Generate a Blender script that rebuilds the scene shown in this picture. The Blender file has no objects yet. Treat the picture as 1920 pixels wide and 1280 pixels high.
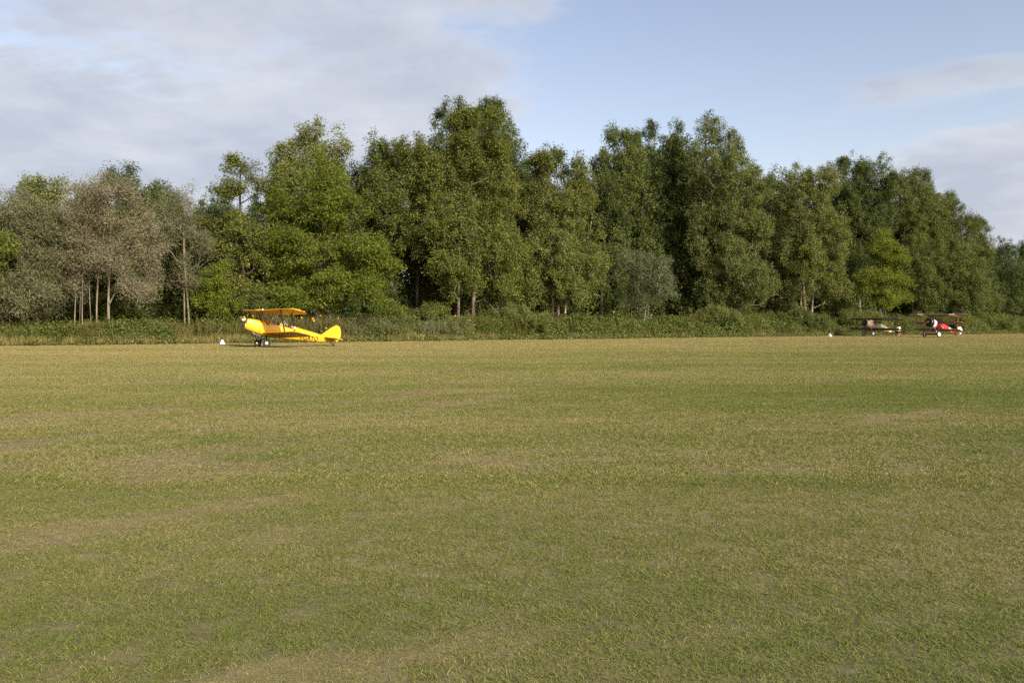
import bpy, math, random
import numpy as np
from mathutils import Vector, Matrix

# ------------------------------------------------------------------ camera, sky, sun, exposure
scene = bpy.context.scene
COL = scene.collection
F, HZ, CZ = 1493.0, 607.0, 1.62          # focal length (photo px), horizon row, eye height (m)
cam_d = bpy.data.cameras.new("camera")
cam = bpy.data.objects.new("camera", cam_d)
COL.objects.link(cam)
cam.location = (0, 0, CZ)
cam.rotation_euler = (math.radians(90), 0, 0)
cam_d.sensor_width = 36.0
cam_d.lens = 36.0 * F / 1920.0
cam_d.shift_y = (HZ - 640.0) / 1920.0
cam_d.clip_start = 0.05
cam_d.clip_end = 6000
scene.camera = cam

SUNV = Vector((0.56, -0.70, 0.50)).normalized()
SUN_EL = math.asin(SUNV.z)
SUN_AZ = math.atan2(SUNV.x, SUNV.y)      # from +Y clockwise
sun_d = bpy.data.lights.new("sun", 'SUN')
sun_d.energy = 4.2
sun_d.angle = math.radians(0.6)
sun_d.color = (1.0, 0.92, 0.77)
sun = bpy.data.objects.new("sun", sun_d)
COL.objects.link(sun)
sun.rotation_euler = SUNV.to_track_quat('Z', 'Y').to_euler()

world = bpy.data.worlds.new("World")
scene.world = world
world.use_nodes = True
SKY_STRENGTH = 0.14


def build_world():
    nt = world.node_tree
    N, L = nt.nodes, nt.links
    N.clear()
    out = N.new('ShaderNodeOutputWorld')
    bg = N.new('ShaderNodeBackground')
    sky = N.new('ShaderNodeTexSky')
    sky.sky_type = 'NISHITA'
    sky.sun_disc = False
    sky.sun_elevation = SUN_EL
    sky.sun_rotation = SUN_AZ
    sky.altitude = 100
    sky.air_density = 1.0
    sky.dust_density = 2.2
    sky.ozone_density = 2.0
    bg.inputs['Strength'].default_value = SKY_STRENGTH
    tc = N.new('ShaderNodeTexCoord')

    def m(op, a, b=None, c=None, clamp=False):
        n = N.new('ShaderNodeMath'); n.operation = op; n.use_clamp = clamp
        for i, v in enumerate((a, b, c)):
            if v is None:
                continue
            if isinstance(v, (int, float)):
                n.inputs[i].default_value = v
            else:
                L.new(v, n.inputs[i])
        return n.outputs[0]
    sep = N.new('ShaderNodeSeparateXYZ')
    L.new(tc.outputs['Generated'], sep.inputs[0])
    x, y, z = sep.outputs
    el = m('ARCSINE', z)
    az = m('ARCTAN2', x, y)
    zz = m('ADD', m('MAXIMUM', z, 0.0), 0.17)
    px, py = m('DIVIDE', x, zz), m('DIVIDE', y, zz)
    comb = N.new('ShaderNodeCombineXYZ')
    L.new(px, comb.inputs[0]); L.new(py, comb.inputs[1])

    def noise(scale, detail, rough, off=(0, 0, 0), stretch=(1, 1, 1), dist=0.0):
        mp = N.new('ShaderNodeMapping')
        mp.inputs['Location'].default_value = off
        mp.inputs['Scale'].default_value = stretch
        L.new(comb.outputs[0], mp.inputs[0])
        n = N.new('ShaderNodeTexNoise')
        n.inputs['Scale'].default_value = scale
        n.inputs['Detail'].default_value = detail
        n.inputs['Roughness'].default_value = rough
        n.inputs['Distortion'].default_value = dist
        L.new(mp.outputs[0], n.inputs['Vector'])
        return n.outputs['Fac']
    n1 = noise(2.1, 10, 0.60, off=(3.1, 1.7, 0), stretch=(.55, 1.0, 1), dist=0.2)
    n2 = noise(0.5, 3, 0.5, off=(7.3, 2.2, 4))
    n4 = noise(6.5, 8, 0.6, off=(4.4, 0.3, 1), stretch=(.7, 1.0, 1), dist=0.15)
    n3 = noise(2.6, 8, 0.6, off=(1.3, 9.1, 2), dist=0.2)

    # where the banks of cloud stand: (azimuth, elevation, half-widths, weight)
    blobs = [(-0.42, 0.37, 0.36, 0.08, 0.20), (-0.34, 0.245, 0.32, 0.045, 0.20), (-0.52, 0.15, 0.30, 0.05, 0.26),
             (-0.12, 0.30, 0.16, 0.07, 0.22), (-0.20, 0.21, 0.14, 0.04, 0.18), (0.05, 0.395, 0.16, 0.03, 0.22),
             (0.52, 0.265, 0.13, 0.020, 0.40), (0.55, 0.222, 0.30, 0.012, -0.22), (0.62, 0.165, 0.20, 0.050, 0.42), (-0.58, 0.09, 0.30, 0.08, 0.42), (-0.64, 0.22, 0.16, 0.05, 0.22), (0.62, 0.08, 0.25, 0.07, 0.40), (0.37, 0.225, 0.07, 0.016, 0.30),
             (0.40, 0.385, 0.03, 0.02, 0.16), (0.32, 0.245, 0.05, 0.010, 0.16),
             (0.22, 0.29, 0.22, 0.10, -0.30), (0.42, 0.34, 0.22, 0.045, -0.24)]
    acc = None
    for (a, e, sa, se, w) in blobs:
        da = m('DIVIDE', m('SUBTRACT', az, a), sa)
        de = m('DIVIDE', m('SUBTRACT', el, e), se)
        q = m('ADD', m('MULTIPLY', da, da), m('MULTIPLY', de, de))
        g = m('MULTIPLY', m('EXPONENT', m('MULTIPLY', q, -0.8)), w)
        acc = g if acc is None else m('ADD', acc, g)
    cov = m('ADD', m('ADD', m('ADD', m('MULTIPLY', n1, 0.85), m('MULTIPLY', n4, 0.55)), m('MULTIPLY', n2, 0.25)), acc)
    mr = N.new('ShaderNodeMapRange')
    mr.interpolation_type = 'SMOOTHSTEP'
    L.new(cov, mr.inputs['Value'])
    mr.inputs['From Min'].default_value = 0.84
    mr.inputs['From Max'].default_value = 1.12
    mr.inputs['To Max'].default_value = 0.92
    fade = m('MULTIPLY', mr.outputs[0], m('MULTIPLY', m('ADD', z, 0.02), 12.0, clamp=True))
    # cloud body: greyer where thick, paler where thin and lit
    cr = N.new('ShaderNodeValToRGB')
    cr.color_ramp.elements[0].position = 0.30
    cr.color_ramp.elements[0].color = (2.20, 2.38, 2.84, 1)
    cr.color_ramp.elements[1].position = 0.56
    cr.color_ramp.elements[1].color = (3.08, 3.16, 3.42, 1)
    thin = m('ADD', m('MULTIPLY', n3, 0.75), m('MULTIPLY', m('SUBTRACT', 1.0, mr.outputs[0]), 0.20))
    L.new(thin, cr.inputs[0])
    mix = N.new('ShaderNodeMix'); mix.data_type = 'RGBA'
    L.new(fade, mix.inputs['Factor'])
    # the Nishita horizon is a bit yellow for this day: pull it gently to blue
    tint = N.new('ShaderNodeMix'); tint.data_type = 'RGBA'; tint.blend_type = 'MULTIPLY'
    tint.inputs['Factor'].default_value = 1.0
    L.new(sky.outputs[0], tint.inputs['A'])
    tint.inputs['B'].default_value = (1.30, 1.02, .87, 1)
    L.new(tint.outputs['Result'], mix.inputs['A'])
    L.new(cr.outputs[0], mix.inputs['B'])
    L.new(mix.outputs['Result'], bg.inputs['Color'])
    L.new(bg.outputs[0], out.inputs[0])


build_world()
vs = scene.view_settings
vs.view_transform = 'Standard'
vs.look = 'None'
vs.exposure = 0.75
vs.gamma = 1.0
vs.use_curve_mapping = False
scene.render.engine = 'CYCLES'
cy = scene.cycles
cy.max_bounces = 7
cy.diffuse_bounces = 3
cy.glossy_bounces = 3
cy.transmission_bounces = 4
cy.transparent_max_bounces = 6
cy.caustics_reflective = False
cy.caustics_refractive = False
cy.use_denoising = False
cy.denoiser = 'OPENIMAGEDENOISE'
cy.denoising_input_passes = 'RGB_ALBEDO_NORMAL'
cy.denoising_prefilter = 'ACCURATE'
cy.use_adaptive_sampling = True
cy.adaptive_threshold = 0.006

rng = np.random.default_rng(7)
random.seed(7)

# ------------------------------------------------------------------ helpers
EDGE_A, EDGE_B = 80.4, 0.616             # the mown field ends along Y = A + B*X
RUN = Vector((1, EDGE_B, 0)).normalized()


def edge_y(px, d=0.0):
    """depth of the field's far edge (plus d metres) seen along photo column px"""
    return (EDGE_A + d) / (1 - EDGE_B * (px - 960) / F)


def world_at(px, py, Y):
    return Vector(((px - 960) / F * Y, Y, CZ + (HZ - py) / F * Y))


def tag(o, label=None, cat=None, group=None, kind=None):
    if label: o['label'] = label
    if cat: o['category'] = cat
    if group: o['group'] = group
    if kind: o['kind'] = kind
    return o


def empty(name, loc, rot=(0, 0, 0)):
    o = bpy.data.objects.new(name, None)
    o.empty_display_size = 0.3
    COL.objects.link(o)
    o.location = loc
    o.rotation_euler = rot
    return o


class MB:
    """collects simple shapes into one mesh"""
    def __init__(s):
        s.v, s.f, s.m = [], [], []

    def add(s, v, f, mi=0):
        o = len(s.v)
        s.v += [tuple(p) for p in v]
        s.f += [tuple(i + o for i in q) for q in f]
        s.m += [mi] * len(f)

    def box(s, c, size, mi=0):
        cx, cy_, cz = c; a, b, d = [q / 2 for q in size]
        v = [(cx + i * a, cy_ + j * b, cz + k * d) for i in (-1, 1) for j in (-1, 1) for k in (-1, 1)]
        s.add(v, [(0, 1, 3, 2), (4, 6, 7, 5), (0, 4, 5, 1), (2, 3, 7, 6), (0, 2, 6, 4), (1, 5, 7, 3)], mi)

    def tube(s, p0, p1, r0, r1=None, n=8, flat=1.0, along=(1, 0, 0), mi=0, caps=True):
        r1 = r0 if r1 is None else r1
        p0, p1 = Vector(p0), Vector(p1)
        d = (p1 - p0).normalized()
        a = Vector(along) - d * d.dot(Vector(along))
        if a.length < 1e-3:
            a = d.orthogonal()
        a.normalize(); b = d.cross(a)
        v = []
        for p, r in ((p0, r0), (p1, r1)):
            for i in range(n):
                t = 2 * math.pi * i / n
                v.append(p + a * (r * math.cos(t)) + b * (r * flat * math.sin(t)))
        f = [(i, (i + 1) % n, n + (i + 1) % n, n + i) for i in range(n)]
        if caps:
            f += [tuple(reversed(range(n))), tuple(range(n, 2 * n))]
        s.add(v, f, mi)

    def path(s, pts, radii, n=8, mi=0):
        pts = [Vector(p) for p in pts]
        v, f = [], []
        for k, p in enumerate(pts):
            d = (pts[min(k + 1, len(pts) - 1)] - pts[max(k - 1, 0)]).normalized()
            a = d.orthogonal().normalized() if abs(d.z) > .95 else d.cross(Vector((0, 0, 1))).normalized()
            b = d.cross(a)
            for i in range(n):
                t = 2 * math.pi * i / n
                v.append(p + (a * math.cos(t) + b * math.sin(t)) * radii[k])
        for k in range(len(pts) - 1):
            for i in range(n):
                f.append((k * n + i, k * n + (i + 1) % n, (k + 1) * n + (i + 1) % n, (k + 1) * n + i))
        f += [tuple(reversed(range(n))), tuple(range((len(pts) - 1) * n, len(pts) * n))]
        s.add(v, f, mi)

    def lathe(s, prof, origin, axis='y', n=28, mi=0):
        """prof: (offset along the axis, radius)"""
        v, f = [], []
        for (h, r) in prof:
            for i in range(n):
                t = 2 * math.pi * i / n
                c, q = r * math.cos(t), r * math.sin(t)
                p = {'x': (h, c, q), 'y': (c, h, q), 'z': (c, q, h)}[axis]
                v.append(tuple(origin[k] + p[k] for k in range(3)))
        for k in range(len(prof) - 1):
            for i in range(n):
                f.append((k * n + i, k * n + (i + 1) % n, (k + 1) * n + (i + 1) % n, (k + 1) * n + i))
        if prof[0][1] > 1e-4: f.append(tuple(reversed(range(n))))
        if prof[-1][1] > 1e-4: f.append(tuple(range((len(prof) - 1) * n, len(prof) * n)))
        s.add(v, f, mi)

    def build(s, name, mats, parent=None, smooth=True, angle=40):
        me = bpy.data.meshes.new(name)
        me.from_pydata(s.v, [], s.f)
        mats = mats if isinstance(mats, (list, tuple)) else [mats]
        for mt in mats:
            me.materials.append(mt)
        if len(mats) > 1:
            me.polygons.foreach_set('material_index', s.m)
        me.validate()
        import bmesh
        bm = bmesh.new(); bm.from_mesh(me)
        bmesh.ops.remove_doubles(bm, verts=bm.verts, dist=1e-5)
        bmesh.ops.recalc_face_normals(bm, faces=bm.faces)
        bm.to_mesh(me); bm.free()
        if smooth:
            me.polygons.foreach_set('use_smooth', [True] * len(me.polygons))
            me.set_sharp_from_angle(angle=math.radians(angle))
        o = bpy.data.objects.new(name, me)
        COL.objects.link(o)
        if parent is not None:
            o.parent = parent
        return o


# ------------------------------------------------------------------ materials
def new_mat(name):
    mt = bpy.data.materials.new(name)
    mt.use_nodes = True
    nt = mt.node_tree
    nt.nodes.clear()
    out = nt.nodes.new('ShaderNodeOutputMaterial')
    return mt, nt, nt.nodes, nt.links, out


def paint(name, col, rough=0.45, var=0.12, scale=6.0, metal=0.0, translucent=0.0, spec=0.5, coat=0.0):
    mt, nt, N, L, out = new_mat(name)
    b = N.new('ShaderNodeBsdfPrincipled')
    tc = N.new('ShaderNodeTexCoord')
    n = N.new('ShaderNodeTexNoise')
    n.inputs['Scale'].default_value = scale
    n.inputs['Detail'].default_value = 5
    L.new(tc.outputs['Object'], n.inputs['Vector'])
    mx = N.new('ShaderNodeMix'); mx.data_type = 'RGBA'
    L.new(n.outputs['Fac'], mx.inputs['Factor'])
    mx.inputs['A'].default_value = tuple(c * (1 - var) for c in col) + (1,)
    mx.inputs['B'].default_value = tuple(min(1, c * (1 + var)) for c in col) + (1,)
    L.new(mx.outputs['Result'], b.inputs['Base Color'])
    b.inputs['Roughness'].default_value = rough
    b.inputs['Metallic'].default_value = metal
    b.inputs['Specular IOR Level'].default_value = spec
    b.inputs['Coat Weight'].default_value = coat
    b.inputs['Coat Roughness'].default_value = 0.15
    if translucent > 0:
        t = N.new('ShaderNodeBsdfTranslucent')
        L.new(mx.outputs['Result'], t.inputs['Color'])
        ms = N.new('ShaderNodeMixShader')
        ms.inputs[0].default_value = translucent
        L.new(b.outputs[0], ms.inputs[1]); L.new(t.outputs[0], ms.inputs[2])
        L.new(ms.outputs[0], out.inputs[0])
    else:
        L.new(b.outputs[0], out.inputs[0])
    return mt


def camo(name, cols, scale=1.1):
    mt, nt, N, L, out = new_mat(name)
    b = N.new('ShaderNodeBsdfPrincipled')
    tc = N.new('ShaderNodeTexCoord')
    n = N.new('ShaderNodeTexNoise')
    n.inputs['Scale'].default_value = scale
    n.inputs['Detail'].default_value = 1.5
    L.new(tc.outputs['Object'], n.inputs['Vector'])
    cr = N.new('ShaderNodeValToRGB')
    cr.color_ramp.interpolation = 'CONSTANT'
    cr.color_ramp.elements[0].color = cols[0] + (1,)
    cr.color_ramp.elements[1].position = 0.44
    cr.color_ramp.elements[1].color = cols[1] + (1,)
    e = cr.color_ramp.elements.new(0.53); e.color = cols[2] + (1,)
    e = cr.color_ramp.elements.new(0.62); e.color = cols[3] + (1,)
    L.new(n.outputs['Fac'], cr.inputs[0])
    L.new(cr.outputs[0], b.inputs['Base Color'])
    b.inputs['Roughness'].default_value = 0.55
    L.new(b.outputs[0], out.inputs[0])
    return mt


def leaf_mat(name, dark, mid, light, accent, rough=0.58, trans=0.32, spec=0.22, accent_at=0.975):
    mt, nt, N, L, out = new_mat(name)
    at = N.new('ShaderNodeAttribute'); at.attribute_name = 'tint'
    cr = N.new('ShaderNodeValToRGB')
    e = cr.color_ramp.elements
    e[0].position = 0.0; e[0].color = dark + (1,)
    e[1].position = 0.5; e[1].color = mid + (1,)
    q = e.new(accent_at - 0.03); q.color = light + (1,)
    q = e.new(accent_at); q.color = accent + (1,)
    L.new(at.outputs['Fac'], cr.inputs[0])
    b = N.new('ShaderNodeBsdfPrincipled')
    b.inputs['Roughness'].default_value = rough
    b.inputs['Specular IOR Level'].default_value = spec
    L.new(cr.outputs[0], b.inputs['Base Color'])
    t = N.new('ShaderNodeBsdfTranslucent')
    br = N.new('ShaderNodeMix'); br.data_type = 'RGBA'; br.blend_type = 'MULTIPLY'
    br.inputs['Factor'].default_value = 1
    L.new(cr.outputs[0], br.inputs['A'])
    br.inputs['B'].default_value = (1.25, 1.3, 0.7, 1)
    L.new(br.outputs['Result'], t.inputs['Color'])
    ms = N.new('ShaderNodeMixShader')
    ms.inputs[0].default_value = trans
    L.new(b.outputs[0], ms.inputs[1]); L.new(t.outputs[0], ms.inputs[2])
    L.new(ms.outputs[0], out.inputs[0])
    return mt


def bark(name, c0, c1, scale=4.0):
    mt, nt, N, L, out = new_mat(name)
    b = N.new('ShaderNodeBsdfPrincipled')
    b.inputs['Roughness'].default_value = 0.9
    b.inputs['Specular IOR Level'].default_value = 0.15
    tc = N.new('ShaderNodeTexCoord')
    mp = N.new('ShaderNodeMapping'); mp.inputs['Scale'].default_value = (1, 1, 0.25)
    L.new(tc.outputs['Object'], mp.inputs[0])
    n = N.new('ShaderNodeTexNoise')
    n.inputs['Scale'].default_value = scale; n.inputs['Detail'].default_value = 6
    L.new(mp.outputs[0], n.inputs['Vector'])
    cr = N.new('ShaderNodeValToRGB')
    cr.color_ramp.elements[0].position = 0.35; cr.color_ramp.elements[0].color = c0 + (1,)
    cr.color_ramp.elements[1].position = 0.65; cr.color_ramp.elements[1].color = c1 + (1,)
    L.new(n.outputs['Fac'], cr.inputs[0])
    L.new(cr.outputs[0], b.inputs['Base Color'])
    L.new(b.outputs[0], out.inputs[0])
    return mt


def turf_group():
    """dryness of the mown turf at a world position (0 green .. 1 straw)"""
    g = bpy.data.node_groups.new('turf_dryness', 'ShaderNodeTree')
    g.interface.new_socket('Dry', in_out='OUTPUT', socket_type='NodeSocketFloat')
    g.interface.new_socket('Fine', in_out='OUTPUT', socket_type='NodeSocketFloat')
    N, L = g.nodes, g.links
    out = N.new('NodeGroupOutput')
    geo = N.new('ShaderNodeNewGeometry')

    def noise(scale, detail, stretch, off, rough=0.55):
        mp = N.new('ShaderNodeMapping')
        mp.inputs['Rotation'].default_value = (0, 0, -math.atan(EDGE_B))
        mp.inputs['Location'].default_value = off
        mp.inputs['Scale'].default_value = stretch
        L.new(geo.outputs['Position'], mp.inputs[0])
        n = N.new('ShaderNodeTexNoise')
        n.inputs['Scale'].default_value = scale
        n.inputs['Detail'].default_value = detail
        n.inputs['Roughness'].default_value = rough
        L.new(mp.outputs[0], n.inputs['Vector'])
        return n.outputs['Fac']

    def m(op, a, b):
        n = N.new('ShaderNodeMath'); n.operation = op
        for i, v in enumerate((a, b)):
            if isinstance(v, (int, float)): n.inputs[i].default_value = v
            else: L.new(v, n.inputs[i])
        return n.outputs[0]
    band = noise(0.16, 4, (0.16, 1.0, 1), (3, 8, 0))          # mowing / wear bands along the strip
    blot = noise(0.55, 5, (0.45, 1.0, 1), (11, 2, 0), 0.62)
    fine = noise(5.0, 5, (0.8, 1.0, 1), (0, 0, 0), 0.65)
    sep = N.new('ShaderNodeSeparateXYZ')
    L.new(geo.outputs['Position'], sep.inputs[0])
    # the runway side along the far edge is worn drier than the spectators' side
    perp = m('SUBTRACT', m('SUBTRACT', EDGE_A, m('MULTIPLY', sep.outputs[0], -EDGE_B)), sep.outputs[1])
    mr = N.new('ShaderNodeMapRange'); mr.interpolation_type = 'SMOOTHSTEP'
    L.new(perp, mr.inputs['Value'])
    mr.inputs['From Min'].default_value = 78.0; mr.inputs['From Max'].default_value = 0.0
    mr.inputs['To Min'].default_value = -0.10; mr.inputs['To Max'].default_value = 0.24
    s = m('ADD', m('MULTIPLY', band, 0.75), m('MULTIPLY', blot, 0.55))
    s = m('ADD', m('ADD', s, m('MULTIPLY', fine, 0.25)), mr.outputs[0])
    mr2 = N.new('ShaderNodeMapRange')
    L.new(s, mr2.inputs['Value'])
    mr2.inputs['From Min'].default_value = 0.55; mr2.inputs['From Max'].default_value = 1.05
    L.new(mr2.outputs[0], out.inputs['Dry'])
    L.new(fine, out.inputs['Fine'])
    return g


TURF = turf_group()
GREEN0, GREEN1 = (0.090, 0.122, 0.024), (0.172, 0.202, 0.042)
STRAW0, STRAW1 = (0.215, 0.182, 0.070), (0.370, 0.315, 0.140)


def turf_mat(name, blades):
    mt, nt, N, L, out = new_mat(name)
    g = N.new('ShaderNodeGroup'); g.node_tree = TURF

    def mixc(f, a, b):
        mx = N.new('ShaderNodeMix'); mx.data_type = 'RGBA'
        if isinstance(f, float): mx.inputs['Factor'].default_value = f
        else: L.new(f, mx.inputs['Factor'])
        for k, v in (('A', a), ('B', b)):
            if isinstance(v, tuple): mx.inputs[k].default_value = v + (1,)
            else: L.new(v, mx.inputs[k])
        return mx.outputs['Result']

    def m(op, a, b, clamp=False):
        n = N.new('ShaderNodeMath'); n.operation = op; n.use_clamp = clamp
        for i, v in enumerate((a, b)):
            if isinstance(v, (int, float)): n.inputs[i].default_value = v
            else: L.new(v, n.inputs[i])
        return n.outputs[0]
    b = N.new('ShaderNodeBsdfPrincipled')
    b.inputs['Roughness'].default_value = 0.75
    b.inputs['Specular IOR Level'].default_value = 0.2
    if blades:
        at = N.new('ShaderNodeAttribute'); at.attribute_name = 'tint'
        r = at.outputs['Fac']
        # each blade is green or straw; the chance of straw follows the dryness
        wa = N.new('ShaderNodeAttribute'); wa.attribute_name = 'wear'; wa.attribute_type = 'INSTANCER'
        dry = m('ADD', m('MULTIPLY', g.outputs['Dry'], 0.95), m('MULTIPLY', wa.outputs['Fac'], 0.55))
        k = m('MULTIPLY', m('SUBTRACT', m('ADD', dry, r), 0.86), 3.0, True)
        at2 = N.new('ShaderNodeAttribute'); at2.attribute_name = 'tint2'
        c = mixc(k, mixc(at2.outputs['Fac'], GREEN0, GREEN1), mixc(at2.outputs['Fac'], STRAW0, STRAW1))
        L.new(c, b.inputs['Base Color'])
        t = N.new('ShaderNodeBsdfTranslucent')
        L.new(c, t.inputs['Color'])
        ms = N.new('ShaderNodeMixShader'); ms.inputs[0].default_value = 0.25
        L.new(b.outputs[0], ms.inputs[1]); L.new(t.outputs[0], ms.inputs[2])
        L.new(ms.outputs[0], out.inputs[0])
    else:
        k = m('MULTIPLY', m('ADD', g.outputs['Dry'], 0.25), 0.8, True)
        c = mixc(k, mixc(g.outputs['Fine'], (.065, .066, .026), (.115, .110, .046)), mixc(g.outputs['Fine'], (.14, .115, .060), (.27, .22, .125)))
        L.new(c, b.inputs['Base Color'])
        bp = N.new('ShaderNodeBump'); bp.inputs['Strength'].default_value = 0.6
        bp.inputs['Distance'].default_value = 0.05
        L.new(g.outputs['Fine'], bp.inputs['Height'])
        L.new(bp.outputs[0], b.inputs['Normal'])
        L.new(b.outputs[0], out.inputs[0])
    return mt


M = {
    'ground': turf_mat('turf_ground', False),
    'blade': turf_mat('turf_blades', True),
    'poplar': leaf_mat('poplar_leaves', (.056, .084, .017), (.092, .124, .023), (.145, .172, .036), (.34, .26, .03)),
    'poplar_dark': leaf_mat('dark_poplar_leaves', (.043, .070, .017), (.070, .102, .022), (.108, .142, .031), (.26, .20, .03)),
    'poplar_pale': leaf_mat('pale_poplar_leaves', (.105, .135, .045), (.160, .190, .060), (.225, .250, .088), (.32, .29, .10)),
    'poplar_warm': leaf_mat('warm_poplar_leaves', (.066, .090, .016), (.110, .138, .023), (.166, .186, .034), (.42, .30, .03), accent_at=.955),
    'locust': leaf_mat('locust_leaves', (.074, .110, .012), (.118, .160, .017), (.176, .206, .027), (.44, .30, .02), trans=.4, accent_at=.97),
    'yellowgreen': leaf_mat('yellow_green_leaves', (.092, .130, .013), (.145, .186, .018), (.205, .232, .027), (.38, .32, .03), trans=.4),
    'willow': leaf_mat('grey_willow_leaves', (.074, .082, .036), (.118, .128, .058), (.178, .186, .094), (.28, .27, .16), trans=.25),
    'willow_brown': leaf_mat('brown_willow_leaves', (.098, .094, .050), (.162, .154, .086), (.248, .236, .142), (.36, .345, .235), trans=.2),
    'silver': leaf_mat('silver_leaves', (.105, .125, .055), (.165, .188, .092), (.255, .275, .165), (.38, .39, .28), trans=.2),
    'bramble': leaf_mat('bramble_leaves', (.056, .082, .017), (.094, .124, .027), (.148, .172, .042), (.26, .24, .03)),
    'weed': leaf_mat('weed_leaves', (.084, .098, .026), (.136, .148, .042), (.205, .205, .070), (.40, .30, .05)),
    'feather': leaf_mat('feathery_leaves', (.078, .108, .023), (.124, .154, .032), (.185, .205, .048), (.30, .27, .05), trans=.35),
    'dry': leaf_mat('dry_stalks', (.14, .112, .044), (.23, .188, .072), (.34, .285, .115), (.15, .165, .042), trans=.25),
    'greygreen': leaf_mat('grey_green_leaves', (.056, .076, .030), (.094, .118, .050), (.150, .174, .092), (.34, .35, .26), trans=.2),
    'bark_pale': bark('pale_bark', (.16, .135, .105), (.36, .32, .27)),
    'bark_grey': bark('grey_bark', (.095, .080, .062), (.20, .17, .135)),
    'bark_tan': bark('tan_bark', (.115, .10, .072), (.245, .215, .16)),
    'bark_dark': bark('dark_bark', (.045, .038, .030), (.10, .085, .066)),
    'yellow': paint('yellow_dope', (.60, .355, .008), .34, .05, 3, coat=.25),
    'yellow_fabric': paint('yellow_wing_fabric', (.60, .345, .008), .42, .06, 3, translucent=.18),
    'yellow_lower': paint('yellow_lower_wing_fabric', (.56, .30, .007), .42, .06, 3, translucent=.04),
    'black': paint('black_paint', (.012, .012, .015), .35),
    'rubber': paint('tyre_rubber', (.022, .021, .020), .8),
    'white': paint('white_paint', (.80, .79, .76), .4, .05),
    'steel': paint('polished_metal', (.70, .69, .66), .25, .05, metal=.9),
    'grey_metal': paint('grey_metal', (.30, .30, .30), .45, metal=.4),
    'wood': paint('varnished_wood', (.34, .14, .04), .3, .25, 12, coat=.4),
    'wood_dark': paint('dark_wood', (.085, .040, .018), .35, .25, 12, coat=.3),
    'red': paint('red_dope', (.62, .018, .012), .35, .06, 4, coat=.2),
    'red_plain': paint('red_paint', (.65, .03, .02), .5),
    'green_plain': paint('flag_green', (.04, .24, .10), .5),
    'triplane_under': paint('slate_blue_underside', (.12, .165, .165), .5, .12, 3, translucent=.08),
    'triplane_top': paint('dull_red_top', (.34, .022, .02), .5, .1, 3),
    'camo': camo('brown_green_camouflage', [(.085, .06, .036), (.14, .20, .13), (.38, .28, .17), (.28, .34, .25)]),
    'camo_wing': camo('dark_camouflage_wing', [(.045, .036, .025), (.05, .062, .034), (.095, .062, .036), (.06, .07, .042)]),
    'cowl_brown': paint('brown_cowl_metal', (.23, .165, .115), .38, .15, 5, metal=.2),
    'tan': paint('tan_dope', (.38, .27, .16), .5),
    'leather': paint('leather', (.035, .022, .014), .5, .2),
    'jacket': paint('dark_jacket', (.030, .032, .040), .8, .2),
    'skin': paint('skin', (.46, .27, .19), .5, .06),
    'cloth_white': paint('white_cloth', (.75, .74, .72), .8, .05),
    'petal': paint('yellow_petals', (.80, .48, .012), .6, .1, translucent=.25),
    'flower_centre': paint('brown_flower_centre', (.10, .05, .012), .8),
    'stem': paint('green_stem', (.075, .10, .03), .7, .15),
}


def glass_mat():
    mt, nt, N, L, out = new_mat('windscreen_glass')
    g = N.new('ShaderNodeBsdfGlossy'); g.inputs['Roughness'].default_value = 0.03
    t = N.new('ShaderNodeBsdfTransparent')
    fr = N.new('ShaderNodeFresnel'); fr.inputs['IOR'].default_value = 1.5
    ms = N.new('ShaderNodeMixShader')
    L.new(fr.outputs[0], ms.inputs[0]); L.new(t.outputs[0], ms.inputs[1]); L.new(g.outputs[0], ms.inputs[2])
    L.new(ms.outputs[0], out.inputs[0])
    return mt


M['glass'] = glass_mat()

# ------------------------------------------------------------------ fast leaf / blade meshes
def leaves_mesh(name, C, Nrm, T, ln, wd, tint, mat, tri=False):
    """one rhombic leaf per row: centre C, normal Nrm, long axis T"""
    n = len(C)
    T = T - Nrm * np.sum(T * Nrm, axis=1, keepdims=True)
    T /= np.linalg.norm(T, axis=1, keepdims=True) + 1e-9
    B = np.cross(Nrm, T)
    l, w = ln[:, None] / 2, wd[:, None] / 2
    k = 3 if tri else 4
    V = np.empty((n, 4, 3))
    V[:, 0] = C - T * l
    V[:, 1] = C + B * w + Nrm * w * .25
    V[:, 2] = C + T * l
    V[:, 3] = C - B * w + Nrm * w * .25
    if tri:                                   # a leaf of a far tree: one pointed triangle
        V = np.stack([C - T * l * .8 + B * w * 1.1, C + T * l * 1.1, C - T * l * .8 - B * w * 1.1], axis=1)
    me = bpy.data.meshes.new(name)
    me.vertices.add(n * k)
    me.vertices.foreach_set('co', V.reshape(-1))
    me.loops.add(n * k)
    me.loops.foreach_set('vertex_index', np.arange(n * k, dtype=np.int32))
    me.polygons.add(n)
    me.polygons.foreach_set('loop_start', np.arange(0, n * k, k, dtype=np.int32))
    me.polygons.foreach_set('loop_total', np.full(n, k, dtype=np.int32))
    a = me.attributes.new('tint', 'FLOAT', 'POINT')
    a.data.foreach_set('value', np.repeat(tint, k).astype(np.float32))
    me.materials.append(mat)
    me.update(calc_edges=True)
    return me


def unit(a):
    return a / (np.linalg.norm(a, axis=1, keepdims=True) + 1e-9)


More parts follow.
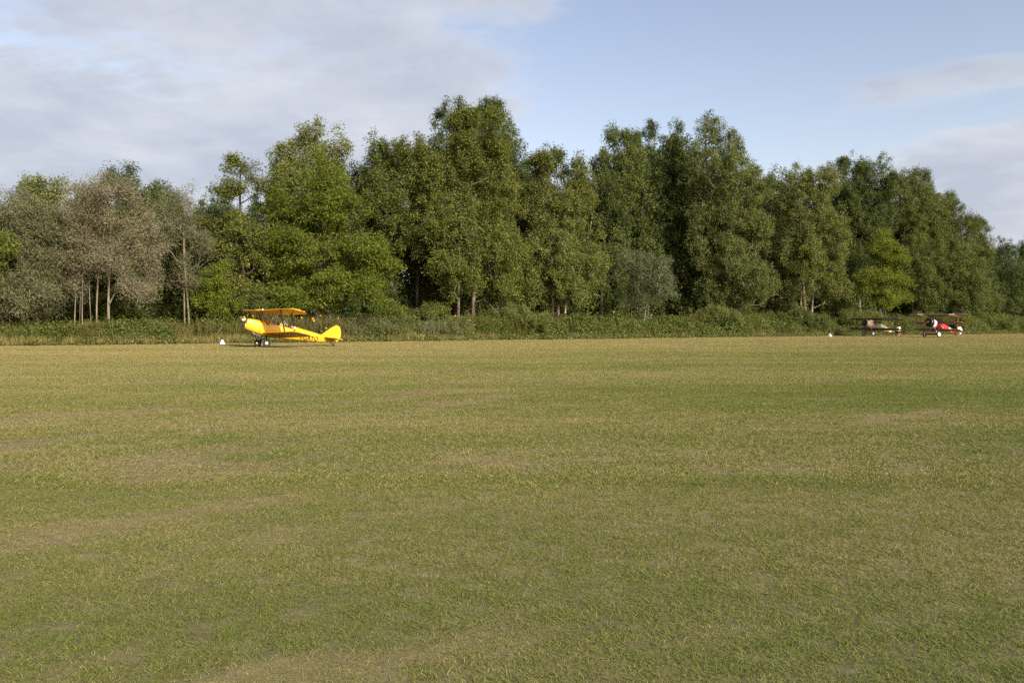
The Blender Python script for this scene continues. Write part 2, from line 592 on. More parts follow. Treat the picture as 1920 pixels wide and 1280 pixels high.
def tubes_mesh(name, batches, mat):
    VV, II, base0 = [], [], 0
    for (P0, P1, R0, R1, n) in batches:
        k = len(P0)
        D = unit(P1 - P0)
        ref = np.where(np.abs(D[:, 2:3]) > .9, np.array([[1., 0, 0]]), np.array([[0., 0, 1]]))
        A = unit(np.cross(D, ref)); B = np.cross(D, A)
        t = np.arange(n) * 2 * np.pi / n
        ring = A[:, None, :] * np.cos(t)[None, :, None] + B[:, None, :] * np.sin(t)[None, :, None]
        V = np.concatenate([P0[:, None, :] + ring * R0[:, None, None], P1[:, None, :] + ring * R1[:, None, None]], axis=1)
        base = np.arange(k)[:, None] * 2 * n + base0
        i = np.arange(n)
        q = np.stack([i, (i + 1) % n, n + (i + 1) % n, n + i], axis=1).reshape(-1)
        II.append((base + q[None, :]).reshape(-1)); VV.append(V.reshape(-1, 3))
        base0 += k * 2 * n
    V = np.concatenate(VV); idx = np.concatenate(II).astype(np.int32)
    me = bpy.data.meshes.new(name)
    me.vertices.add(len(V))
    me.vertices.foreach_set('co', V.reshape(-1))
    me.loops.add(len(idx)); me.loops.foreach_set('vertex_index', idx)
    nf = len(idx) // 4
    me.polygons.add(nf)
    me.polygons.foreach_set('loop_start', np.arange(0, nf * 4, 4, dtype=np.int32))
    me.polygons.foreach_set('loop_total', np.full(nf, 4, dtype=np.int32))
    me.polygons.foreach_set('use_smooth', np.ones(nf, dtype=bool))
    me.materials.append(mat)
    me.update(calc_edges=True)
    return me


# crown habits: leaf length, width, clump radius, clump flattening, leaves per clump, clumps per m2, upward attach slope
KIND = {
    'poplar': dict(bough=1.75, bz=1.3, gap=3.3, flame=.95, l=.175, w=.145, cr=.66, fl=1.1, n=56, dens=1.42, slope=1.0, twigs=3, droop=0.0),
    'locust': dict(bough=1.7, bz=.85, gap=3.0, flame=.5, l=.26, w=.10, cr=.85, fl=.72, n=66, dens=1.2, slope=.45, twigs=3, droop=.2),
    'airy': dict(bough=1.3, bz=.8, gap=2.6, flame=.6, l=.25, w=.10, cr=.80, fl=.7, n=48, dens=1.05, slope=.5, twigs=4, droop=.2),
    'willow': dict(bough=1.6, bz=1.0, l=.26, w=.055, cr=.85, fl=1.0, n=110, dens=1.35, slope=.8, twigs=5, droop=.5),
    'sparse': dict(bough=1.5, bz=1.1, gap=3.0, flame=.8, l=.19, w=.050, cr=.80, fl=1.0, n=78, dens=1.0, slope=1.0, twigs=7, droop=.25),
    'shrub': dict(bough=0.7, bz=1.0, l=.17, w=.075, cr=.50, fl=1.0, n=70, dens=2.2, slope=.8, twigs=4, droop=.2),
}


def top_of(lob):
    return (lob[:, 2] + lob[:, 5]).max()


def grow(seed, lobes, stems, kind, leaf, barkm, r0=.22, sparse=1.0, lean=None, front=.95):
    """lobes: ellipsoids (x, y, z, rx, ry, rz) relative to the base; stems: (x, y) foot points.
    returns (trunk mesh, crown mesh)"""
    g = np.random.default_rng(seed)
    K = KIND[kind]
    lob = np.array(lobes, float)
    area = (lob[:, 3] * lob[:, 5] + lob[:, 3] * lob[:, 4] + lob[:, 4] * lob[:, 5]) * 4.19
    cl = []
    br = K['bough'] * (1.0 if top_of(lob) > 9 else .75)
    for i, (lx, ly, lz, rx, ry, rz) in enumerate(lob):
        k = max(5, int(area[i] * K['dens'] * sparse))
        nb = max(5, int(area[i] / (br * br * K.get('gap', 2.4))))
        d = unit(g.normal(size=(nb, 3)))
        flip = (d[:, 1] > 0) & (g.random(nb) < front - .3)
        d[flip, 1] *= -1
        rad = .45 + .47 * g.random(nb) ** .6
        bs = np.minimum(br * (.55 + .75 * g.random(nb)), .55 * min(rx, rz / K['bz'] ** .5))
        rad = rad * 1.06
        bc = np.stack([lx + d[:, 0] * (rx - .62 * bs) * rad, ly + d[:, 1] * (ry - .5 * bs) * rad, lz + d[:, 2] * (rz - .62 * bs * K['bz']) * rad], axis=1)
        w = bs ** 2; w /= w.sum()
        pick = g.choice(nb, size=k, p=w)
        q = unit(g.normal(size=(k, 3)) + np.array([0, -.15, .35])) * (.35 + .65 * g.random((k, 1)) ** .5)
        bzv = K['bz'] * (.75 + K.get('flame', .3) * g.random(nb) ** 1.5)
        q[:, :2] *= (1 - .30 * np.clip(q[:, 2:3], 0, 1))
        q[:, 2] *= bzv[pick]
        cl.append(bc[pick] + q * bs[pick][:, None])
    cl = np.concatenate(cl)
    # thin out clumps that crowd each other, keep those above the ground
    cl = cl[cl[:, 2] > .35]
    g.shuffle(cl)
    top = (lob[:, 2] + lob[:, 5]).max()
    nodes, parent = [], []
    stem_ids = []
    for si, (sx, sy) in enumerate(stems):
        # each stem heads for the lobe above it
        tl = lob[np.argmin(np.abs(lob[:, 0] - sx * 1.6) - lob[:, 2] * .35)]
        tgt = np.array([tl[0], tl[1], tl[2] + tl[5] * .55])
        steps = max(4, int(tgt[2] / .75))
        prev = -1
        wob = g.normal(size=(2,)) * .25
        for k in range(steps + 1):
            t = k / steps
            e = t ** 1.5
            x = sx + (tgt[0] - sx) * e + math.sin(t * 5 + wob[0] * 9) * .16 * top / 12 * t ** .5
            y = sy + (tgt[1] - sy) * e + math.sin(t * 4 + wob[1] * 9) * .16 * top / 12 * t ** .5
            if lean is not None:
                x += lean * math.sin(t * math.pi) * .5
            nodes.append((x, y, tgt[2] * t - (.25 if k == 0 else 0)))
            parent.append(prev); prev = len(nodes) - 1
    P = np.zeros((len(cl) * 14 + len(nodes) + 10, 3))
    P[:len(nodes)] = nodes
    cnt = len(nodes)
    hmin = min(1.6, top * .12)
    c0 = lob[:, :3].mean(axis=0)
    order = np.argsort(np.abs(cl[:, 0] - c0[0]) + np.abs(cl[:, 1] - c0[1]) + .2 * cl[:, 2])
    ends = []
    for ci in order:
        c = cl[ci]
        Q = P[:cnt]
        dv = c - Q
        hd = np.hypot(dv[:, 0], dv[:, 1])
        dist = np.sqrt(hd ** 2 + dv[:, 2] ** 2)
        cost = dist + 1.3 * np.maximum(0, Q[:, 2] - (c[2] - K['slope'] * hd * .6)) + 4 * np.maximum(0, hmin - Q[:, 2])
        j = int(np.argmin(cost))
        a = P[j].copy()
        seg = max(1, min(10, int(dist[j] / .85)))
        pv = j
        jit = g.normal(size=(seg, 3)) * .07 * dist[j] ** .5
        for s in range(1, seg + 1):
            t = s / seg
            p = a + (c - a) * t
            p[2] += math.sin(t * math.pi) * .10 * dist[j] * (1 - K['slope'] * .6)
            if s < seg: p = p + jit[s - 1]
            P[cnt] = p
            parent.append(pv); pv = cnt; cnt += 1
        ends.append(pv)
    P = P[:cnt]
    par = np.array(parent)
    load = np.zeros(cnt)
    load[ends] = 1
    for i in range(cnt - 1, -1, -1):
        if par[i] >= 0: load[par[i]] += load[i]
    total = max(1.0, load[par < 0].max())
    R = r0 * (np.maximum(load, .6) / total) ** .48
    R = np.maximum(R, .012)
    ch = np.nonzero(par >= 0)[0]
    foot = np.isin(par[ch], np.nonzero(par < 0)[0])
    Rp = np.minimum(R[par[ch]], R[ch] * 1.5)
    Rp[foot] = R[par[ch]][foot] * 1.25
    P0, P1, R0, R1 = P[par[ch]], P[ch], Rp, R[ch]
    # fine twigs in every clump
    nt = K['twigs']
    E = P[ends]
    tw0 = np.repeat(E, nt, axis=0)
    td = unit(g.normal(size=(len(tw0), 3)) + np.array([0, 0, .9 - K['droop']]))
    tw1 = tw0 + td * (K['cr'] * (.6 + .7 * g.random((len(tw0), 1))))
    rr = np.full(len(tw0), .011)
    big = R1 > .03
    trunk = tubes_mesh('trunk', [(P0[big], P1[big], R0[big], R1[big], 6),
                                 (np.concatenate([P0[~big], tw0]), np.concatenate([P1[~big], tw1]),
                                  np.concatenate([R0[~big], rr]), np.concatenate([R1[~big], rr * .5]), 3)], barkm)
    # leaves
    k = K['n']
    nC = len(E)
    num = np.maximum(4, g.poisson(k * (.55 + .9 * g.random(nC))))
    ctint = g.random(nC)
    idx = np.repeat(np.arange(nC), num)
    n = len(idx)
    off = unit(g.normal(size=(n, 3))) * (g.random((n, 1)) ** .5) * K['cr']
    csz = (.65 + .6 * g.random(nC))[idx][:, None]
    off *= csz
    off[:, 2] *= K['fl']
    off[:, 2] -= K['droop'] * .35 * (off[:, 0] ** 2 + off[:, 1] ** 2) / K['cr']
    C = E[idx] + off
    outw = unit(C - c0)
    Nn = unit(g.normal(size=(n, 3)) * .8 + np.array([0, 0, .55]) + outw * .45)
    T = unit(g.normal(size=(n, 3)) + np.array([0, 0, -K['droop'] * 1.6]) + off * .8)
    ln = K['l'] * (.6 + .7 * g.random(n)); wd = K['w'] * (.6 + .7 * g.random(n))
    tint = np.clip(.5 * ctint[idx] + .5 * g.random(n), 0, .93)
    yel = g.random(n) < .004 + .04 * (ctint[idx] > .97)
    tint[yel] = 1.0
    ok = C[:, 2] > .05
    crown = leaves_mesh('crown', C[ok], Nn[ok], T[ok], ln[ok], wd[ok], tint[ok], leaf, tri=kind != 'shrub')
    return trunk, crown


TREE_SEED = [100]


def tree(name, label, cat, base_px, d, lobes_px, kind, leaf, barkm, group=None, stems_px=None, r0=.22, sparse=1.0, lean=None, dscale=.9):
    TREE_SEED[0] += 17
    Y = edge_y(base_px, d)
    base = world_at(base_px, HZ, Y); base.z = 0
    s = Y / F
    g = np.random.default_rng(TREE_SEED[0])
    lob = []
    for (cx, cy_, rx, ry) in lobes_px:
        rxm = rx * s * 1.12
        dy = g.uniform(-.35, .25) * rxm
        lob.append(((cx - base_px) * s, dy, CZ + (HZ - cy_) * s, rxm, max(1.0, rxm * dscale) if kind != 'shrub' else rxm * dscale, ry * s * 1.04))
    st = [((p - base_px) * s, g.uniform(-.5, .5)) for p in (stems_px or [base_px])]
    tm, cm = grow(TREE_SEED[0], lob, st, kind, M[leaf], M[barkm], r0, sparse, lean)
    root = empty(name, base)
    t = bpy.data.objects.new('trunk' if kind != 'shrub' else 'stems', tm); COL.objects.link(t); t.parent = root
    c = bpy.data.objects.new('crown' if kind != 'shrub' else 'foliage', cm); COL.objects.link(c); c.parent = root
    c['kind'] = 'stuff'
    tag(root, label, cat, group)
    return root


# ------------------------------------------------------------------ ground
def build_ground():
    xs = np.concatenate([[-1500, -400], np.linspace(-120, 200, 65), [500, 2500]])
    ys = np.concatenate([[-300, -60], np.linspace(-10, 190, 41), [400, 4000]])
    X, Yy = np.meshgrid(xs, ys)
    inside = (np.abs(X - 40) < 160) & (Yy > -10) & (Yy < 190)
    Z = np.where(inside, .03 * np.sin(X * .21 + 1) * np.sin(Yy * .17), 0.0) * np.clip((Yy - 20) / 30, 0, 1)
    Z = np.where(Yy < 130, Z, 0)
    Z *= 0.0
    v = np.stack([X.ravel(), Yy.ravel(), Z.ravel()], axis=1)
    nx = len(xs)
    f = [(j * nx + i, j * nx + i + 1, (j + 1) * nx + i + 1, (j + 1) * nx + i) for j in range(len(ys) - 1) for i in range(nx - 1)]
    me = bpy.data.meshes.new('ground')
    me.from_pydata(v.tolist(), [], f)
    me.materials.append(M['ground'])
    me.polygons.foreach_set('use_smooth', [True] * len(me.polygons))
    o = bpy.data.objects.new('ground', me)
    COL.objects.link(o)
    tag(o, 'wide mown grass airfield, dry in bands', 'ground', kind='structure')


build_ground()


# ------------------------------------------------------------------ scattering (grass, weeds, the wood behind)
def scatter(name, pts, rots, scls, idx, sources, label, cat, wear=None):
    me = bpy.data.meshes.new(name)
    n = len(pts)
    me.vertices.add(n)
    me.vertices.foreach_set('co', np.asarray(pts, float).reshape(-1))
    for nm, arr in (('rot', rots), ('scl', scls)):
        a = me.attributes.new(nm, 'FLOAT_VECTOR', 'POINT')
        a.data.foreach_set('vector', np.asarray(arr, np.float32).reshape(-1))
    if wear is not None:
        a = me.attributes.new('wear', 'FLOAT', 'POINT')
        a.data.foreach_set('value', np.asarray(wear, np.float32))
    a = me.attributes.new('idx', 'INT', 'POINT')
    a.data.foreach_set('value', np.asarray(idx, np.int32))
    o = bpy.data.objects.new(name, me)
    COL.objects.link(o)
    ng = bpy.data.node_groups.new(name + '_scatter', 'GeometryNodeTree')
    ng.interface.new_socket('Geometry', in_out='INPUT', socket_type='NodeSocketGeometry')
    ng.interface.new_socket('Geometry', in_out='OUTPUT', socket_type='NodeSocketGeometry')
    N, L = ng.nodes, ng.links
    gi, go = N.new('NodeGroupInput'), N.new('NodeGroupOutput')
    jn = N.new('GeometryNodeJoinGeometry')

    def attr(nm, ty):
        q = N.new('GeometryNodeInputNamedAttribute'); q.data_type = ty
        q.inputs['Name'].default_value = nm
        return q.outputs[0]
    ar, asc, ai = attr('rot', 'FLOAT_VECTOR'), attr('scl', 'FLOAT_VECTOR'), attr('idx', 'INT')
    for k, src in enumerate(sources):
        cmpn = N.new('FunctionNodeCompare'); cmpn.data_type = 'INT'; cmpn.operation = 'EQUAL'
        L.new(ai, cmpn.inputs[2]); cmpn.inputs[3].default_value = k
        oi = N.new('GeometryNodeObjectInfo'); oi.inputs['Object'].default_value = src
        oi.inputs['As Instance'].default_value = True
        ip = N.new('GeometryNodeInstanceOnPoints')
        L.new(gi.outputs[0], ip.inputs['Points'])
        L.new(cmpn.outputs[0], ip.inputs['Selection'])
        L.new(oi.outputs['Geometry'], ip.inputs['Instance'])
        L.new(ar, ip.inputs['Rotation']); L.new(asc, ip.inputs['Scale'])
        L.new(ip.outputs[0], jn.inputs[0])
    L.new(jn.outputs[0], go.inputs[0])
    md = o.modifiers.new('scatter', 'NODES')
    md.node_group = ng
    tag(o, label, cat, kind='stuff')
    return o


def src_obj(name, me):
    return bpy.data.objects.new(name, me)      # never linked to the scene: only instanced


def blades_mesh(name, seed, n, rad, hmin, hmax, w, lean, mat):
    g = np.random.default_rng(seed)
    r = rad * np.sqrt(g.random(n)) * (.55 + .45 * g.random(n)); a = g.random(n) * 2 * np.pi
    B = np.stack([r * np.cos(a), r * np.sin(a), np.full(n, -.004)], axis=1)
    h = hmin + (hmax - hmin) * g.random(n) ** 1.4
    la = g.random(n) * 2 * np.pi
    lam = lean * (.25 + 1.1 * g.random(n))
    D = np.stack([np.cos(la) * lam, np.sin(la) * lam, np.ones(n)], axis=1)
    wa = g.random(n) * 2 * np.pi
    S = np.stack([np.cos(wa), np.sin(wa), np.zeros(n)], axis=1) * (w * (.6 + .8 * g.random(n)))[:, None] / 2
    mid = B + D * (h * .5)[:, None]
    D2 = D * np.array([2.0, 2.0, .75])
    tip = mid + D2 * (h * .5)[:, None]
    V = np.stack([B - S, B + S, mid + S * .85, mid - S * .85, tip], axis=1)
    base = np.arange(n)[:, None] * 5
    q = (base + np.array([[0, 1, 2, 3]])); t = (base + np.array([[3, 2, 4]]))
    me = bpy.data.meshes.new(name)
    me.vertices.add(n * 5); me.vertices.foreach_set('co', V.reshape(-1))
    loops = np.concatenate([q.reshape(-1), t.reshape(-1)]).astype(np.int32)
    me.loops.add(len(loops)); me.loops.foreach_set('vertex_index', loops)
    st = np.concatenate([np.arange(n) * 4, n * 4 + np.arange(n) * 3]).astype(np.int32)
    tt = np.concatenate([np.full(n, 4), np.full(n, 3)]).astype(np.int32)
    me.polygons.add(2 * n)
    me.polygons.foreach_set('loop_start', st); me.polygons.foreach_set('loop_total', tt)
    for nm in ('tint', 'tint2'):
        at = me.attributes.new(nm, 'FLOAT', 'POINT')
        at.data.foreach_set('value', np.repeat(g.random(n), 5).astype(np.float32))
    me.materials.append(mat)
    me.update(calc_edges=True)
    return me


def build_turf():
    g = np.random.default_rng(21)
    src, P, Rr, S, I, W = [], [], [], [], [], []
    grids = [(np.random.default_rng(400 + k).random((256, 256)), a, b, w) for k, (a, b, w) in enumerate(((1.5, .45, .40), (.55, .22, .28), (7.0, 1.6, .32)))]

    def wear(x, y):
        """0 = full turf, 1 = worn to straw; streaks lie along the strip"""
        a = x * RUN.x + y * RUN.y; c = -x * RUN.y + y * RUN.x
        t = 0
        for G_, sa, sc_, w_ in grids:
            u, v = a / sa + 500, c / sc_ + 500
            i0, j0 = np.floor(u).astype(int), np.floor(v).astype(int)
            fu, fv = u - i0, v - j0
            fu, fv = fu * fu * (3 - 2 * fu), fv * fv * (3 - 2 * fv)
            q = lambda i, j: G_[i % 256, j % 256]
            t = t + w_ * ((q(i0, j0) * (1 - fu) + q(i0 + 1, j0) * fu) * (1 - fv) + (q(i0, j0 + 1) * (1 - fu) + q(i0 + 1, j0 + 1) * fu) * fv)
        return np.clip((t - .59) / .10, 0, 1)

    zones = [  # depth from, to, patch radius, blades, heights, width, coverage
        (2.9, 8.5, .15, 280, .010, .030, .0034, 1.35, 4.2, 4),
        (8.0, 21.0, .34, 420, .016, .044, .0062, 1.2, 4.2, 3),
        (20.0, 52.0, .90, 1100, .018, .046, .0095, .9, 4.6, 2),
        (50.0, 175.0, 2.0, 2200, .020, .050, .0200, .8, 3.6, 2)]
    for zi, (y0, y1, rad, nb, h0, h1, w, lean, cov, nsrc) in enumerate(zones):
        first = len(src)
        for k in range(nsrc):
            src.append(src_obj('turf_patch', blades_mesh('turf_patch', 50 + zi * 7 + k, nb, rad, h0, h1, w, lean, M['blade'])))
        step = rad * math.sqrt(math.pi / cov)
        gx, gy = np.meshgrid(np.arange(-.70 * y1, .70 * y1, step), np.arange(y0, y1, step))
        x = (gx + (g.random(gx.shape) - .5) * step * .9).ravel()
        y = (gy + (g.random(gy.shape) - .5) * step * .9).ravel()
        ok = np.abs(x) < .70 * y + .3
        x, y = x[ok], y[ok]
        n = len(x)
        keep = y < EDGE_A + EDGE_B * x + 1.0 + g.normal(size=n) * .4
        x, y = x[keep], y[keep]; n = len(x)
        P.append(np.stack([x, y, np.zeros(n)], axis=1))
        Rr.append(np.stack([np.zeros(n), np.zeros(n), g.random(n) * 6.283], axis=1))
        wr = wear(x, y)
        hs = (.65 + .6 * g.random(n)) * (1 - .62 * wr)
        W.append(wr)
        S.append(np.stack([np.ones(n), np.ones(n), hs], axis=1))
        I.append(first + g.integers(0, nsrc, n))
    scatter('grass', np.concatenate(P), np.concatenate(Rr), np.concatenate(S), np.concatenate(I), src,
            'short mown grass, green and straw coloured, covering the airfield', 'grass', wear=np.concatenate(W))


build_turf()


# ------------------------------------------------------------------ undergrowth along the field's edge
def plant_mesh(seed, kind):
    """one clump of undergrowth; returns an object with two materials"""
    g = np.random.default_rng(seed)
    if kind == 'bramble':
        n = 1100
        d = unit(g.normal(size=(n, 3))); d[:, 2] = np.abs(d[:, 2])
        C = d * np.array([1.0, 1.0, 1.25]) * (.45 + .6 * g.random((n, 1)) ** .5) * (1 + .18 * np.sin(d[:, :1] * 7 + seed) * np.cos(d[:, 1:2] * 6))
        C[:, 2] += .1
        Nn = unit(g.normal(size=(n, 3)) * .7 + d * .8 + np.array([0, -.2, .4]))
        T = unit(g.normal(size=(n, 3)))
        tint = np.clip(.93 * g.random(n), 0, .93); tint[g.random(n) < .006] = 1
        return leaves_mesh('bramble', C, Nn, T, .125 * (.6 + .8 * g.random(n)), .08 * (.6 + .8 * g.random(n)), tint, M['bramble'])
    if kind in ('weed', 'silver', 'feather'):
        ns = 26
        sx, sy = g.normal(size=ns) * .5, g.normal(size=ns) * .45
        H = 1.5 + .7 * g.random(ns)
        lx, ly = g.normal(size=ns) * .22, g.normal(size=ns) * .22
        per = 34 if kind != 'feather' else 44
        t = g.random((ns, per)) ** (.75 if kind != 'silver' else .6)
        lo = .15 if kind == 'feather' else .3
        t = lo + (1 - lo) * t
        C = np.stack([sx[:, None] + lx[:, None] * t ** 2, sy[:, None] + ly[:, None] * t ** 2, H[:, None] * t], axis=2).reshape(-1, 3)
        n = len(C)
        az = g.random(n) * 6.283
        out = np.stack([np.cos(az), np.sin(az), .35 + .5 * g.random(n)], axis=1)
        ll = .17 * (.5 + .8 * g.random(n)) * (1.25 - .6 * t.reshape(-1))
        ww = ll * (.30 if kind != 'feather' else .18)
        if kind == 'feather': ll = ll * 1.3
        C = C + out * ll[:, None] * .6
        Nn = unit(np.stack([-out[:, 0] * .5, -out[:, 1] * .5, np.ones(n)], axis=1) + g.normal(size=(n, 3)) * .45)
        tint = np.clip(.92 * g.random(n), 0, .93)
        tint[g.random(n) < .012] = 1
        lm = leaves_mesh(kind, C, Nn, out, ll, ww, tint, M[kind])
        # stalks as thin upright leaves sharing the mesh (second material)
        return with_stalks(lm, g, sx, sy, lx, ly, H)
    if kind == 'dry':
        n = 150
        C0 = np.stack([g.normal(size=n) * .42, g.normal(size=n) * .34, np.zeros(n)], axis=1)
        H = .35 + .55 * g.random(n)
        D = unit(np.stack([g.normal(size=n) * .22, g.normal(size=n) * .22, np.ones(n)], axis=1))
        C = C0 + D * H[:, None] * .5
        az = g.random(n) * 6.283
        Nn = np.stack([np.cos(az), np.sin(az), np.zeros(n)], axis=1)
        tint = np.clip(g.random(n), 0, .93); tint[g.random(n) < .30] = 1
        return leaves_mesh('dry', C, Nn, D, H, np.full(n, .022), tint, M['dry'])
    if kind == 'herb':
        n = 260
        C = np.stack([g.normal(size=n) * .5, g.normal(size=n) * .4, np.abs(g.normal(size=n)) * .17 + .02], axis=1)
        Nn = unit(g.normal(size=(n, 3)) * .6 + np.array([0, 0, .9]))
        T = unit(g.normal(size=(n, 3)))
        return leaves_mesh('herb', C, Nn, T, .16 * (.5 + .9 * g.random(n)), .07 * (.5 + .9 * g.random(n)), np.clip(g.random(n), 0, .93), M['weed'])


def with_stalks(lm, g, sx, sy, lx, ly, H):
    v = np.empty(len(lm.vertices) * 3); lm.vertices.foreach_get('co', v)
    v = v.reshape(-1, 4, 3)
    a = np.empty(len(lm.vertices), np.float32); lm.attributes['tint'].data.foreach_get('value', a)
    a = a.reshape(-1, 4)[:, 0]
    qs = []
    for k in range(len(sx)):
        for s in range(3):
            t0, t1 = s / 3, (s + 1) / 3
            p0 = np.array([sx[k] + lx[k] * t0 ** 2, sy[k] + ly[k] * t0 ** 2, H[k] * t0])
            p1 = np.array([sx[k] + lx[k] * t1 ** 2, sy[k] + ly[k] * t1 ** 2, H[k] * t1])
            w = .006 * (1.2 - t0)
            for ax in ((w, 0, 0), (0, w, 0)):
                ax = np.array(ax)
                qs.append([p0 - ax, p0 + ax, p1 + ax * .8, p1 - ax * .8])
    V = np.concatenate([v, np.array(qs)])
    n, nl = len(V), len(v)
    me = bpy.data.meshes.new('weed_clump')
    me.vertices.add(n * 4); me.vertices.foreach_set('co', V.reshape(-1))
    me.loops.add(n * 4); me.loops.foreach_set('vertex_index', np.arange(n * 4, dtype=np.int32))
    me.polygons.add(n)
    me.polygons.foreach_set('loop_start', np.arange(0, n * 4, 4, dtype=np.int32))
    me.polygons.foreach_set('loop_total', np.full(n, 4, dtype=np.int32))
    at = me.attributes.new('tint', 'FLOAT', 'POINT')
    at.data.foreach_set('value', np.repeat(np.concatenate([a, g.random(n - nl) * .9]), 4).astype(np.float32))
    me.materials.append(lm.materials[0]); me.materials.append(M['dry'])
    me.polygons.foreach_set('material_index', np.concatenate([np.zeros(nl, np.int32), np.ones(n - nl, np.int32)]))
    me.update(calc_edges=True)
    return me


def build_undergrowth():
    g = np.random.default_rng(33)
    kinds = {k: [src_obj(k, plant_mesh(200 + 11 * i + 3 * j, k)) for j in range(3)]
             for i, k in enumerate(('bramble', 'weed', 'silver', 'feather', 'dry', 'herb'))}
    # photo columns: share of each kind in the body of the strip, and its height
    zones = [(-150, 250, dict(bramble=.58, weed=.28, feather=.14), 1.45, 2.0),
             (250, 450, dict(weed=.55, bramble=.30, dry=.15), 1.55, 2.0),
             (450, 650, dict(weed=.80, feather=.10, silver=.10), 1.75, 2.6),
             (650, 880, dict(silver=.66, weed=.24, bramble=.10), 1.70, 2.4),
             (880, 1010, dict(feather=.62, bramble=.20, weed=.18), 2.1, 2.6),
             (1010, 1300, dict(bramble=.46, feather=.24, weed=.30), 1.9, 2.3),
             (1300, 1420, dict(feather=.70, bramble=.30), 2.2, 2.6),
             (1420, 1600, dict(bramble=.60, silver=.22, weed=.18), 1.8, 2.4),
             (1600, 2080, dict(bramble=.66, feather=.34), 2.1, 3.0)]
    bins = {k: [[], [], [], []] for k in kinds}

    def put(k, px, d, sc, zs=1.0):
        px = px + g.normal() * 4
        d = d + .45 * math.sin(px * .021) + .35 * math.sin(px * .057 + 1)
        Y = edge_y(px, d)
        p = world_at(px, HZ, Y)
        b = bins[k]
        b[0].append((p.x, p.y, -.03)); b[1].append((g.normal() * .06, g.normal() * .06, g.random() * 6.283))
        s = sc * (.8 + .4 * g.random())
        b[2].append((s, s, s * zs)); b[3].append(g.integers(0, 3))
    for (x0, x1, share, hgt, deep) in zones:
        ks, ps = list(share), np.array(list(share.values())); ps = ps / ps.sum()
        Wm = (x1 - x0) / F * edge_y((x0 + x1) / 2) * 1.17
        n = int(Wm * 6.5 * 1.25)
        for _ in range(n):
            d = 1.0 + 6.5 * g.random()
            k = ks[g.choice(len(ks), p=ps)]
            rise = min(1.0, .45 + .28 * (d - .8))
            base_h = {'bramble': 1.30, 'weed': 1.85, 'silver': 1.85, 'feather': 1.85, 'dry': 1.0}[k]
            put(k, g.uniform(x0, x1), d, hgt * rise / base_h * (.85 + .3 * g.random()) * 1.1, 1.0)
        nf = int(Wm * 4.2)
        dryness = 1.0 if x1 < 500 else (.45 if x1 < 1020 else .12)
        for _ in range(nf):
            if g.random() < dryness * .88:
                put('dry', g.uniform(x0, x1), g.uniform(.1, 2.2), .75 + .4 * g.random())
            else:
                put('herb', g.uniform(x0, x1), g.uniform(.0, 1.6) - 1.3 * (g.random() < .16) * g.random(), .7 + .8 * g.random())
    info = {'bramble': ('bramble_thicket', 'low dark green bramble thicket along the foot of the wood', 'brambles'),
            'weed': ('tall_weeds', 'olive tall weeds with brownish stalks edging the field', 'weeds'),
            'silver': ('silvery_weeds', 'silvery grey leafed weeds on brown stalks at the field edge', 'weeds'),
            'feather': ('feathery_weeds', 'feathery bright green weeds at the field edge', 'weeds'),
            'dry': ('dry_grass', 'dry straw coloured grass fringe in front of the undergrowth', 'dry grass'),
            'herb': ('low_herbs', 'low green herbs along the very edge of the mown field', 'herbs')}
    for k, b in bins.items():
        if b[0]:
            scatter(info[k][0], b[0], b[1], b[2], b[3], kinds[k], info[k][1], info[k][2])


build_undergrowth()

